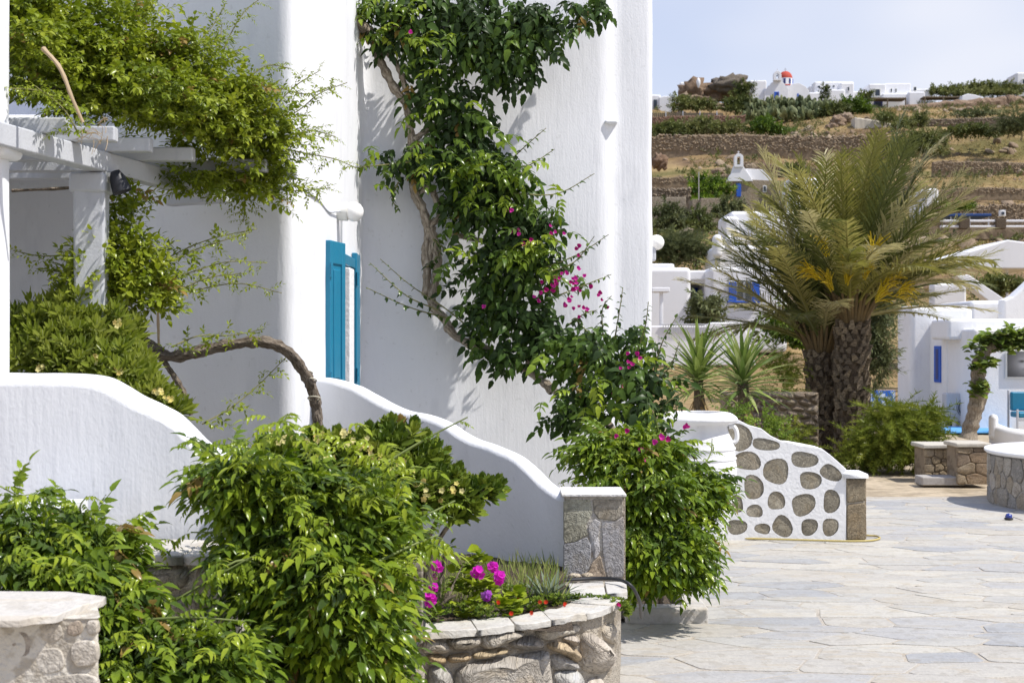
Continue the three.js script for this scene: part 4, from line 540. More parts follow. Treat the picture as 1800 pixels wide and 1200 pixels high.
// ------------------------------------------------------------------ flowers in the raised bed
{
  const r = rng(19), round = leafGeo(.04, .048, -.1, .22, 5, .95), mats = { clearcoat: .15, transmission: .28 }, floret = petals(5, .024, .022), mag = [[.78, .025, .62], [.82, .06, .68], [.68, .02, .5]].map((c) => leafMat(C(...c), { clearcoat: 0 })), lil = [[.50, .10, .62], [.56, .2, .7], [.45, .04, .55]].map((c) => leafMat(C(...c), { clearcoat: 0 }));
  const gl = (lobes, n, base) => crown(lobes, n, r, { base, vary: .7, fill: .5, rise: .3 });
  const head = (o, px, py, d, n, m, s) => { const h = part(o, 'flower_head', new THREE.SphereGeometry(.012, 8, 6), M.greenStem); h.position.copy(P(px, py, d)); for (let i = 0; i < n; i++) { const a = i * 2.4, e = Math.sqrt((i + .3) / n) * 1.1, v = V(Math.cos(a) * Math.sin(e), Math.sin(a) * Math.sin(e), Math.cos(e)); const q = part(h, 'floret', floret, m[i % 3]); q.position.copy(v).multiplyScalar(s * r.in(.6, 1.2)); q.scale.setScalar(r.in(.5, .9) * Math.min(1, s / .016)); q.quaternion.setFromUnitVectors(UPV, v); } };
  const a = thing('pelargonium', 'pelargonium with round leaves and four large magenta flower heads in the raised bed', 'flower');
  addLeaves(a, gl([[835, 985, 22, 20, 5.75, .1], [815, 1020, 25, 28, 5.7, .12], [850, 1030, 30, 28, 5.68, .12], [825, 1065, 28, 24, 5.6, .12]], 260, .85), [round], GREEN.trumpet, 260, mats);
  head(a, 838, 1005, 5.55, 8, mag, .02); head(a, 867, 996, 5.56, 5, mag, .017); head(a, 877, 1014, 5.55, 8, mag, .02); head(a, 856, 1046, 5.5, 5, lil, .017);
  part(a, 'stem', tube([P(830, 1090, 5.65), P(838, 1050, 5.68), P(836, 1000, 5.7)], .008, .005, 6), M.greenStem);
  const b = thing('pelargonium', 'small flowerless round-leaved plant at the front edge of the raised bed', 'flower'); addLeaves(b, gl([[893, 1068, 20, 20, 5.55, .08], [905, 1050, 16, 14, 5.6, .06]], 90, .8), [round], GREEN.trumpet, 100, mats); part(b, 'stem', tube([P(893, 1096, 5.6), P(894, 1080, 5.57), P(897, 1060, 5.57)], .006, .004, 5), M.greenStem);
  const c = thing('flowering_twig', 'gnarled brown twig with magenta blossoms at the left of the raised bed', 'flower');
  [[[760, 1110, 5.5], [770, 1075, 5.5], [785, 1055, 5.5], [802, 1045, 5.52]], [[770, 1075, 5.5], [768, 1050, 5.48], [778, 1000, 5.5], [782, 960, 5.5]], [[785, 1055, 5.5], [800, 1020, 5.55], [812, 995, 5.6]]].forEach((s, i) => part(c, 'stem', tube(pl(s), .014 - i * .004, .005 - i * .001, 6, 0, .5, i), M.barkDark));
  for (const [x, y, n, s] of [[768, 995, 8, .014], [757, 1050, 11, .018], [762, 1032, 7, .013], [741, 986, 4, .008], [755, 1060, 6, .012], [765, 1012, 4, .008], [756, 990, 3, .006], [748, 1000, 3, .006]]) head(c, x, y, 5.3, n, mag, s);
  addLeaves(c, gl([[785, 960, 18, 10, 5.5, .05], [760, 1085, 25, 15, 5.4, .06], [775, 1030, 14, 14, 5.5, .05]], 70, .4), [leafGeo(.03, .022, .1, .2, 4)], GREEN.trumpet, 100, mats);
  const g = thing('gazania', 'tuft of grey-green strap leaves at the right of the raised bed', 'plant', P(965, 1062, 5.85));
  const strap = leafGeo(.17, .017, .35, .3, 5, .9), gm = [[.14, .18, .12], [.2, .24, .17], [.10, .14, .085]].map((q) => leafMat(C(...q), { clearcoat: 0, transmission: .15 }));
  for (let i = 0; i < 60; i++) { const an = i * 2.4, e = r.in(.25, 1.25), m = part(g, 'leaf', strap, gm[i % 3]); m.applyMatrix4(frame(V(r.in(-.03, .03), 0, r.in(-.03, .03)), V(Math.cos(an) * Math.sin(e), Math.cos(e), Math.sin(an) * Math.sin(e)), UPV, r.in(.6, 1.05))); }
  const blade = leafGeo(.16, .006, .25, .3, 4, .8), list = []; for (let i = 0; i < 700; i++) { const p = P(r.in(760, 990), 1035, r.in(5.75, 6.6)); p.y = .52; list.push(frame(p, V(r.in(-.5, .5), 1, r.in(-.5, .5)), V(r() - .5, .2, 1), r.in(.4, 1))); }
  const im = new THREE.InstancedMesh(blade, leafMat(C(1, 1, 1), { clearcoat: 0 }), list.length); list.forEach((m, i) => { im.setMatrixAt(i, m); im.setColorAt(i, C(...mix3([.16, .23, .04], [.40, .42, .14], r()))); }); im.name = 'grass'; scene.add(im); tag(im, 'thin grass growing along the foot of the shaded parapet', 'grass', null, 'stuff');
  // mats of ground cover
  const mat = (name, label, pts, n, pal, fl, fm, seed, hgt) => { const rr = rng(seed), o = thing(name, label, 'ground cover'), geo = merge([0, 1, 2, 3, 4].map((k) => leafGeo(.02, .009, -.1, .4, 3, 1).applyMatrix4(frame(V(0, 0, 0), V(Math.cos(k * 2.4), .8, Math.sin(k * 2.4)), UPV)))), list = []; for (let i = 0; i < n; i++) { const [x, y, d, s] = pts[Math.floor(rr() * pts.length)], p = P(x + rr.in(-s, s), y, d + rr.in(-.06, .06)); p.y += rr.in(0, hgt); list.push({ m: frame(p, V(rr.in(-.3, .3), rr.in(-.3, .5), 1), UPV, rr.in(.6, 1.2)), score: rr(), t: rr.in(.2, 1) }); } addLeaves(o, list, [geo], pal, 120, { clearcoat: .2 }, 'leaf_cluster'); flowerBits(o, fl, petals(9, .011, .004), fm, rr, 3); };
  const red = [C(.62, .035, .012), C(.55, .05, .02)].map((q) => leafMat(q, { clearcoat: 0 })), pink = [C(.62, .02, .2), C(.6, .05, .3)].map((q) => leafMat(q, { clearcoat: 0 }));
  mat('ice_plant', 'yellow-green mat with pink flowers creeping over the flagstones at the right end of the bed', [[1010, 1062, 5.95, 12], [1035, 1062, 5.93, 12], [1060, 1064, 5.88, 12], [1085, 1068, 5.82, 10], [1098, 1075, 5.78, 9], [1104, 1085, 5.78, 6]], 330, GREEN.bright, [[1022, 1056, 5.85, 2], [1068, 1061, 5.78, 2], [1082, 1062, 5.76, 3], [1088, 1064, 5.74, 2], [1030, 1058, 5.85, 1]], pink, 71, .035);
  mat('portulaca', 'low green mat dotted with small red flowers along the front of the soil', [[850, 1088, 5.45, 25], [930, 1075, 5.65, 25], [960, 1068, 5.75, 25], [820, 1075, 5.6, 40], [780, 1085, 5.45, 40], [905, 1050, 5.8, 20], [985, 1068, 5.8, 16]], 330, GREEN.bright, [[876, 1060, 5.5, 2], [915, 1053, 5.6, 2], [932, 1080, 5.5, 2], [950, 1058, 5.6, 2], [962, 1060, 5.6, 1], [995, 1062, 5.65, 2], [900, 1080, 5.4, 1]], red, 72, .05);
}
// ------------------------------------------------------------------ pierced-looking parapet, urn, yuccas
{
  const d = 11.38, w = thing('stone_parapet', 'white parapet with a curved sloping head and flat brown stones showing through', 'wall'), q = (px, py) => new THREE.Vector2(X(px, d), Y(py, d));
  const sh = new THREE.Shape([[1215, 952], [1215, 745], [1262, 733], [1272, 733], [1294, 737], [1316, 748], [1338, 754], [1355, 767], [1374, 776], [1392, 779], [1403, 783], [1426, 786], [1444, 789], [1459, 800], [1474, 813], [1487, 825], [1487, 952]].map(([a, b]) => q(a, b)));
  const stones = [[1300, 768, 22, 24, -.3, 1], [1346, 781, 23, 11, .12], [1314, 810, 23, 17, 0], [1365, 828, 21, 24, .1], [1414, 806, 23.5, 14, 0, 2], [1325, 856, 18, 20.5, 0], [1425, 844, 20.5, 14.5, 0], [1461, 831, 20, 13, .6], [1365, 880, 14.5, 17, 0], [1411, 888, 21.5, 18.5, -.2, 3], [1462, 881, 15.5, 19.5, 0], [1327, 898, 13.5, 12, 0], [1294, 885, 13, 15, 0], [1296, 926, 16.5, 14, 0], [1341, 929, 13.5, 9.5, .25], [1376, 925, 19, 17, .6, 1], [1423, 926, 14.5, 15, 0], [1460, 926, 13.5, 16.5, 0]];
  const ring = ([cx, cy, rx, ry, rot, k], s, n = 20) => Array.from({ length: n }, (_, i) => { const a = i / n * 6.283, e = 1 + .07 * Math.sin(a * 2 + cx) + .06 * Math.sin(a * 3 + cy) + (k == 2 ? .12 * Math.sin(a) : k == 3 ? .1 * Math.cos(a + .5) : 0), c = Math.sign(Math.cos(a)) * Math.pow(Math.abs(Math.cos(a)), .85) * rx * e * s, t = Math.sign(Math.sin(a)) * Math.pow(Math.abs(Math.sin(a)), .85) * ry * e * s; return [cx + c * Math.cos(rot) - t * Math.sin(rot), cy + c * Math.sin(rot) + t * Math.cos(rot)]; });
  for (const s of stones) sh.holes.push(new THREE.Path(ring(s, 1).map(([a, b]) => q(a, b))));
  part(w, 'lime_face', metric(new THREE.ExtrudeGeometry(sh, { depth: .02, bevelEnabled: true, bevelSize: .006, bevelThickness: .006, bevelSegments: 2, curveSegments: 6 })).translate(0, 0, -d - .025), M.smooth);
  part(w, 'wall', sweepWall([[1215, 744], [1262, 734], [1294, 737], [1316, 748], [1338, 754], [1355, 766], [1374, 775], [1392, 777], [1426, 784], [1444, 788], [1459, 799], [1474, 812], [1488, 824]].map(([a, b]) => [X(a, d), -d - .125, Y(b, d)]), .19, -.02, .05, 60, .004, 3), M.smooth);
  const r = rng(41), mats = [[.345, .32, .26], [.31, .29, .24], [.375, .345, .28]].map((c) => stone(...c, .012));
  stones.forEach((s, i) => { const g = piece(ring(s, 1.06).reverse().map(([a, b]) => [X(a, d), Y(b, d)]), .022, .01, (u, v, n) => V(u, v, -d - .027 + n), .5, i + 200); part(w, 'stone', g, mats[i % 3]); });
  const p = thing('parapet_post', 'short brown stone post with a white cap at the low end of the parapet', 'pier'), x0 = X(1487, d - .02), x1 = X(1524, d - .02), y1 = Y(839, d);
  part(p, 'core', moved(rbox(x1 - x0 - .02, y1, .25, .01), (x0 + x1) / 2 + .003, y1 / 2, -d - .13), M.mortar);
  const at = (u, v, n) => V(u, v, -d - .02 + n), Q = (l) => l.map(([a, b]) => [X(a, d), Y(b, d)]);
  [[[[1488, 842], [1522, 841], [1523, 880], [1489, 884]], [.33, .28, .2]], [[[1489, 887], [1523, 883], [1524, 949], [1489, 949]], [.36, .30, .21]]].forEach(([l, c], i) => part(p, 'stone', piece(roundPoly(Q(l), 1, .08), .03, .012, at, .3, i + 230), stone(...c, .03)));
  part(p, 'side_stone', moved(rbox(.02, y1 - .01, .24, .008), x1 - .004, y1 / 2, -d - .13), stone(.34, .28, .2));
  part(p, 'cap', piece([[x0 - .02, -d + .03], [x1 + .012, -d + .03], [x1 + .012, -d - .27], [x0 - .02, -d - .27]], .035, .012, (u, v, n) => V(u, y1 + n, v), .2, 240, .005), M.smooth);
  const g = [[1240, 947], [1300, 949], [1380, 951], [1450, 953], [1500, 954], [1530, 953], [1547, 949], [1540, 945], [1524, 944]].map(([a, b]) => { const D = EYE * F / (b - 600 - .6); return V(X(a, D), .012, -D); });
  solo('garden_hose', tube(g, .008, .008, 7, 70), M.hose, 'thin yellow garden hose along the foot of the white parapet', 'hose');
}
{
  const c = V(X(1228, 11.0), 0, -11.02), R = .285, u = thing('urn', 'big white storage jar with a flared rim and loop handle beside the parapet', 'urn', c);
  const prof = [[0, .0], [.17, 0], [.19, .03], [.235, .2], [.285, .42], [.31, .60], [.302, .70], [.306, .705], [.306, .72], [.298, .726], [.296, .78], [.30, .785], [.30, .80], [.292, .805], [.275, .86], [.248, .91], [.238, .95], [.242, .985], [.29, 1.0], [.312, 1.012], [.316, 1.03], [.30, 1.05], [.26, 1.075], [.20, 1.082], [.19, 1.06], [.19, .9]];
  part(u, 'body', metric(new THREE.LatheGeometry(new THREE.SplineCurve(prof.map(([a, b]) => new THREE.Vector2(a, b))).getPoints(110), 56)), M.smooth);
  for (const s of [1, -1]) part(u, 'handle', tube([V(s * .236, .965, .06), V(s * .275, .97, .06), V(s * .30, .93, .06), V(s * .298, .86, .06), V(s * .275, .84, .06)], .017, .02, 8), M.smooth);
}
function yucca(px, py, d, s, seed, label) {
  const r = rng(seed), o = thing('yucca', label, 'yucca', P(px, py, d)), lf = leafGeo(.62 * s, .062 * s, .3, .35, 6, .55), dry = leafGeo(.34 * s, .03 * s, .5, .3, 4, .6), gm = [[.17, .24, .05], [.25, .32, .07], [.33, .38, .14], [.10, .16, .03]].map((c) => leafMat(C(...c), { clearcoat: .2, transmission: .25 })), dm = [[.40, .28, .14], [.32, .22, .11]].map((c) => leafMat(C(...c), { clearcoat: 0 }));
  for (let i = 0; i < 95; i++) { const a = i * 2.39996, t = i / 95, e = lerp(.06, 1.75, Math.pow(t, .9)) + r.in(-.1, .1); part(o, 'leaf', lf, gm[Math.floor(r() * 4)]).applyMatrix4(frame(V(0, .1 - t * .18 * s, 0), V(Math.cos(a) * Math.sin(e), Math.cos(e), Math.sin(a) * Math.sin(e)), UPV, r.in(.75, 1.1) * (e > 1.5 ? .85 : 1))); }
  for (let i = 0; i < 26; i++) { const a = i * 2.4, e = r.in(2.1, 2.8); part(o, 'dry_leaf', dry, dm[i % 2]).applyMatrix4(frame(V(0, -.12 - r() * .1, 0), V(Math.cos(a) * Math.sin(e), Math.cos(e), Math.sin(a) * Math.sin(e)), UPV, r.in(.7, 1.1))); }
  part(o, 'trunk', tube([V(0, .05, 0), V(.01, -.25, 0), V(0, -(Y(py, d)) - .02, 0)], .055 * s, .07 * s, 9, 14, .25, seed), M.palmWood);
}
yucca(1228, 672, 14.2, 1, 51, 'yucca behind the urn, left of the two'); yucca(1306, 678, 13.6, .98, 52, 'yucca with a skirt of dry leaves behind the parapet, right of the two');
// ------------------------------------------------------------------ bushes made of leaf sprays
const tuft = { scrub: sprig(61, 14, .5, .13, .42, 1, .1), scrub2: sprig(62, 12, .45, .16, .5, 1, .1), plume: plume(63, 70, .5, .13, .006), plume2: plume(64, 60, .45, .11, .006), narrow: sprig(65, 14, .5, .15, .22, .7, .1) };
function bush(name, label, cat, lobes, n, geo, pal, o = {}) {
  const r = rng(o.seed ?? Math.round(lobes[0][0] * 7 + lobes[0][1])), b = thing(name, label, cat, null, o.group), l = crown(lobes, n, r, { base: o.base ?? .45, vary: .9, fill: o.fill ?? .5, rise: o.rise ?? .4, size: o.size ?? 1 });
  const im = new THREE.InstancedMesh(geo, leafMat(C(1, 1, 1), { clearcoat: o.coat ?? .15, transmission: o.tr ?? .25 }), l.length); im.name = 'foliage'; im.userData.kind = 'stuff'; im.castShadow = im.receiveShadow = true; l.forEach((q, i) => { im.setMatrixAt(i, q.m); im.setColorAt(i, C(...tone(pal, q.t))); }); b.add(im);
  lobes.slice(0, o.stems ?? 3).forEach(([x, y, rx, ry, d], i) => { const top = P(x, y, d), base = P(x + (i - 1) * rx * .15, y + ry * 1.05, d); base.y = Math.min(base.y, top.y - .05); part(b, o.trunk ?? 'stem', tube([base, base.clone().lerp(top, .5).add(V(.02 * d / 20, 0, 0)), top], rx / F * d * .06, rx / F * d * .03, 6, 6, .2, i), M.barkDark); });
  return b;
}
bush('tamarisk', 'feathery green shrub at the left of the palm trunks', 'shrub', [[1378, 660, 16, 40, 19.6, .4], [1374, 720, 18, 45, 19, .4], [1390, 770, 22, 32, 18.2, .4], [1410, 815, 26, 24, 17.8, .4], [1362, 640, 16, 25, 20, .4], [1372, 800, 30, 26, 17.6, .4]], 430, tuft.plume2, GREEN.feather, { base: .6, size: .7 });
bush('tamarisk', 'wide feathery bush in front of the blue and white house', 'shrub', [[1565, 768, 48, 48, 17.8, .5], [1605, 765, 34, 40, 17.9, .4], [1535, 798, 36, 36, 17.8, .4], [1590, 805, 40, 32, 17.7, .4], [1625, 738, 14, 20, 18, .3], [1560, 730, 25, 22, 18, .4], [1510, 812, 26, 24, 18, .3], [1615, 800, 18, 28, 17.8, .3]], 950, tuft.plume, GREEN.feather, { base: .55, size: .8 });
bush('tall_shrub', 'tall dense dark shrub between the palms and the white house', 'shrub', [[1530, 560, 20, 66, 23.5, .6], [1535, 640, 17, 56, 23.2, .5], [1522, 500, 20, 35, 24, .5], [1542, 535, 9, 30, 24, .4], [1518, 620, 18, 60, 23.4, .5]], 620, tuft.narrow, GREEN.olive, { base: .4, size: .75 });
bush('weeds', 'low yellow-green weeds behind the parapet', 'plant', [[1340, 745, 30, 18, 13, .3], [1365, 760, 20, 12, 13, .25], [1290, 725, 20, 14, 13, .2]], 120, tuft.scrub, GREEN.bright, { size: .28 });
bush('dark_bush', 'small dark bush by the white house wall, left of the palms', 'shrub', [[1375, 580, 25, 22, 36, .8], [1400, 595, 20, 18, 36, .7], [1395, 565, 18, 15, 36, .6]], 160, tuft.scrub2, GREEN.ivy, { base: .6, size: 1.1 });
bush('oleander', 'rounded grey-green bush before the dark porch of the left white house', 'shrub', [[1240, 545, 22, 24, 51, 1], [1236, 565, 20, 14, 51, .8]], 130, tuft.scrub2, GREEN.olive, { base: .6, size: 1.3 });
// ------------------------------------------------------------------ palms
function frond(seed, L, bend, wind) {
  const r = rng(seed), at = (s) => V(wind * L * s * s, L * (s * .98 - .02) - bend * L * s * s * .42, bend * L * s * s * .62), out = [], pos = [], uv = [], idx = [];
  out.push(tube([0, .2, .4, .6, .8, 1].map(at), .026, .004, 5, 12));
  const n = 52; for (let i = 0; i < n; i++) for (const side of [-1, 1]) {
    const s = .2 + .8 * (i + r.in(-.3, .3)) / n, c = at(clamp(s)), t = at(clamp(s + .02)).sub(at(clamp(s - .02))).normalize(), k = L * .18 * Math.pow(Math.sin(Math.PI * clamp(.12 + (s - .2) * 1.02)), .65) * r.in(.8, 1.1), f = t.clone().multiplyScalar(.85 + s * .4).add(V(side * .8, .0, 0)).add(V(r.in(-.2, .2) + wind * .9, r.in(-.2, .2) - .16 * s, r.in(-.3, .35) - .12)).normalize();
    const x = f.clone().cross(V(r.in(-.3, .3), r.in(-.3, .3), 1)).normalize().multiplyScalar(.0085), m = c.clone().addScaledVector(f, k * .5), e = c.clone().addScaledVector(f, k).add(V(0, -k * .12, 0)), b = pos.length / 3;
    for (const q of [c.clone().addScaledVector(x, -.7), c.clone().addScaledVector(x, .7), m.clone().sub(x), m.clone().add(x), e]) pos.push(q.x, q.y, q.z); uv.push(.3, 0, .7, 0, .2, .5, .8, .5, .5, 1); idx.push(b, b + 1, b + 2, b + 1, b + 3, b + 2, b + 2, b + 3, b + 4);
  }
  out.push(geom(pos, idx, uv)); return merge(out);
}
{
  const fr = [[.15, .08], [.38, .14], [.62, .10], [.3, .02], [.5, .2]].map(([b, w], i) => frond(80 + i, 2.3, b, w)), fm = [[.20, .21, .04], [.27, .26, .055], [.35, .325, .095], [.12, .14, .032], [.44, .40, .19]].map((c) => leafMat(C(...c), { clearcoat: .35, clearcoatRoughness: .35, transmission: .38 })), om = [[.27, .19, .09], [.22, .16, .08]].map((c) => leafMat(C(...c), { clearcoat: 0 }));
  const scaleG = (() => { const g = new THREE.BoxGeometry(.085, .10, .05, 2, 2, 1), p = g.attributes.position; for (let i = 0; i < p.count; i++) { const y = p.getY(i) / .10 + .5; p.setX(i, p.getX(i) * (1.15 - .75 * y)); p.setZ(i, p.getZ(i) + y * .03); } return metric(g); })();
  function palm(label, base, top, rad, n, seed, els, dirx, tint) {
    const r = rng(seed), o = thing('palm', label, 'palm'), ax = top.clone().sub(base);
    part(o, 'trunk', tube([base, base.clone().lerp(top, .5), top, top.clone().addScaledVector(ax, .06)], rad * 1.02, rad * .92, 16, 24, .08, seed), M.palmWood);
    const sm = [M.scale, std(C(.17, .14, .105), { map: T.bark }), std(C(.30, .25, .18), { map: T.bark })], H = ax.length(), rows = Math.round(H / .085);
    for (let j = 0; j < rows; j++) for (let k = 0; k < 13; k++) { const a = (k + (j % 2) * .5) / 13 * 6.283 + r.in(-.12, .12); if (Math.sin(a) < -.35 || r() < .12) continue; const t = (j + r.in(-.2, .2)) / rows, c = base.clone().lerp(top, t), m = part(o, 'leaf_base', scaleG, sm[Math.floor(r() * 3)]); m.position.set(c.x + Math.cos(a) * rad, c.y, c.z + Math.sin(a) * rad); m.rotation.set(r.in(-.2, .45), Math.PI / 2 - a + r.in(-.2, .2), r.in(-.55, .55)); m.scale.set(r.in(.6, 1.15), r.in(.7, 1.5), r.in(.6, 1.4)); }
    for (let i = 0; i < n; i++) {
      const t = i / n, a = i * 2.39996 + r.in(-.2, .2), e = Math.min(els(t) + r.in(-.1, .1), Math.sin(a) > .2 ? .85 : 9), d = V(Math.cos(a) * Math.sin(e) + dirx * (.5 + .5 * t), Math.cos(e), Math.sin(a) * Math.sin(e) * .9).normalize(), m = part(o, 'frond', fr[Math.floor(r() * (e < .6 ? 2 : 5))], fm[Math.floor(r() * 5)]);
      const z = V(d.x, 0, d.z).addScaledVector(d, -d.dot(V(d.x, 0, d.z))); if (z.lengthSq() < 1e-4) z.set(0, 0, 1); z.normalize(); m.applyMatrix4(new THREE.Matrix4().makeBasis(d.clone().cross(z), d, z)); m.scale.setScalar(r.in(.84, 1.06) * lerp(1.32, .98, clamp(e / 1.2))); m.position.copy(top).add(V(Math.cos(a) * .06, (1 - t) * .22, Math.sin(a) * .06));
    }
    for (let i = 0; i < 40; i++) { const a = i * 2.4, b = top.clone().add(V(Math.cos(a) * rad * .8, -.05, Math.sin(a) * rad * .8)), e = b.clone().add(V(Math.cos(a) * .22, r.in(.3, .6), Math.sin(a) * .22)); part(o, 'leaf_stalk', tube([b, b.clone().lerp(e, .5), e], .035, .018, 5, 4), om[i % 2]); }
    return o;
  }
  const A = palm('taller palm with a scaly trunk and wind-swept crown, right of the pair', V(X(1497, 19.4), -.02, -19.4), P(1499, 560, 19.4), .215, 84, 91, (t) => lerp(.05, 1.3, Math.pow(t, .85)), .26);
  palm('shorter shaggy palm, left of the pair and partly behind the other', V(X(1449, 19.9), -.02, -19.9), P(1446, 612, 19.9), .225, 42, 92, (t) => lerp(.15, 1.05, t), -.34);
  const r = rng(93), ym = [[.68, .50, .012], [.60, .45, .02], [.72, .56, .03]].map((c) => leafMat(C(...c), { clearcoat: 0, transmission: .3 }));
  [[1440, 470, -1], [1465, 490, -.6], [1455, 430, -.4], [1530, 440, .4], [1555, 480, .9], [1575, 500, 1.2], [1520, 470, .3], [1490, 480, 0], [1540, 510, .8]].forEach(([x, y, s], i) => { const L = .42, g = []; for (let k = 0; k < 34; k++) { const a = r.in(-.55, .55), b = r.in(-.5, .5), st = V(r.in(-.03, .03), k / 34 * .2, r.in(-.03, .03)), e = st.clone().add(V(Math.sin(a) * L * .6 + s * .1, L * r.in(.3, .75) - Math.abs(s) * .1, Math.sin(b) * L * .5)); g.push(tube([st, st.clone().lerp(e, .5).add(V(0, .03, 0)), e], .007, .005, 4, 4)); } const m = part(A, 'blossom', merge(g), ym[i % 3]); m.position.copy(P(x, y + 22, 18.6)); m.rotation.z = -s * .55; });
}
// ------------------------------------------------------------------ stone walls on the right of the court
{
  const w = thing('low_wall', 'tan stone wall with a pale capping, left of the brown pier', 'wall'), d = 16.4, x0 = X(1626, d), x1 = X(1700, d), h = Y(788, d);
  const BM = std(C(.30, .24, .17), { map: T.lime, bumpMap: T.pit, bumpScale: .01 }); part(w, 'core', moved(rbox(x1 - x0, h, .4, .01), (x0 + x1) / 2, h / 2, -d - .22), BM); stonesOn(w, [x0, .0, x1, h - .01], .11, .085, (u, v, n) => V(u, v, -d - .02 + n), 31, [[.42, .34, .23], [.36, .29, .2], [.47, .39, .28]], .02, .025, { gap: .003, flat: 1 });
  part(w, 'capping', moved(rbox(x1 - x0 + .06, .05, .52, .015), (x0 + x1) / 2, h + .024, -d - .22), slab(.60, .57, .50));
  const p = thing('stone_pier', 'brown stone pier with a pale cap on the right of the court', 'pier'), e = 15.8, a = X(1683, e), b = X(1741, e), k = Y(786, e);
  part(p, 'core', moved(rbox(b - a - .03, k, .4, .01), (a + b) / 2, k / 2, -e - .22), BM); stonesOn(p, [a, 0, b, k - .005], .2, .12, (u, v, n) => V(u, v, -e - .02 + n), 33, [[.34, .26, .18], [.29, .23, .17], [.38, .31, .22]], .022, .025, { gap: .003, flat: 1 });
  part(p, 'cap', moved(rbox(b - a + .03, .05, .48, .015), (a + b) / 2, k + .024, -e - .22), slab(.58, .54, .46));
  solo('step', moved(rbox(X(1690, 16) - X(1615, 16), .1, .3, .015), (X(1690, 16) + X(1615, 16)) / 2, .03, -16.0), slab(.42, .40, .38), 'grey stone step at the foot of the tan wall', 'step');
  const c = thing('round_wall', 'curved wall of grey cobbles with a white cap at the right edge', 'wall'), cx = 6.03, cz = -13.86, R = 1.16, H = Y(818, 12.6);
  part(c, 'core', metric(new THREE.CylinderGeometry(R - .03, R - .02, H, 64, 4, false)).translate(cx, H / 2, cz), std(C(.34, .33, .32), { map: T.lime, bumpMap: T.grain, bumpScale: .02 }));
  stonesOn(c, [-2.4, 0, .9, H - .01], .115, .15, (u, v, n) => V(cx + Math.sin(u / R) * (R - .03 + n), v, cz + Math.cos(u / R) * (R - .03 + n)), 35, [[.40, .38, .35], [.33, .325, .32], [.47, .44, .40], [.40, .36, .30]], .016, .015, { gap: .006, flat: 1 });
  const cap = new THREE.LatheGeometry([[0, H + .05], [R - .1, H + .052], [R + .015, H + .045], [R + .02, H + .02], [R + .0, H - .0]].map(([x, y]) => new THREE.Vector2(x, y)), 72); part(c, 'cap', metric(cap).translate(cx, 0, cz), M.smooth);
  const b2 = thing('court_lamp', 'small round blue lamp on the paving at the foot of the cobbled wall', 'lamp', V(X(1774, 12.66), 0, -12.66)); part(b2, 'dome', new THREE.SphereGeometry(.032, 20, 12).translate(0, .03, 0), std(C(.03, .05, .25), { roughness: .2 })); part(b2, 'ring', new THREE.TorusGeometry(.034, .008, 8, 24).rotateX(Math.PI / 2).translate(0, .012, 0), M.dark);
  const s = thing('stone_wall', 'rough brown stone wall behind the yuccas', 'wall'), f = 18.2, g0 = X(1275, f), g1 = X(1440, f), gh = Y(690, f);
  part(s, 'core', moved(rbox(g1 - g0, gh, .4, .01), (g0 + g1) / 2, gh / 2, -f - .22), BM); stonesOn(s, [g0, 0, g1, gh], .17, .1, (u, v, n) => V(u, v, -f - .02 + n), 37, [[.26, .21, .16], [.22, .18, .14], [.30, .25, .19]], .05, .03, { gap: .008 });
}
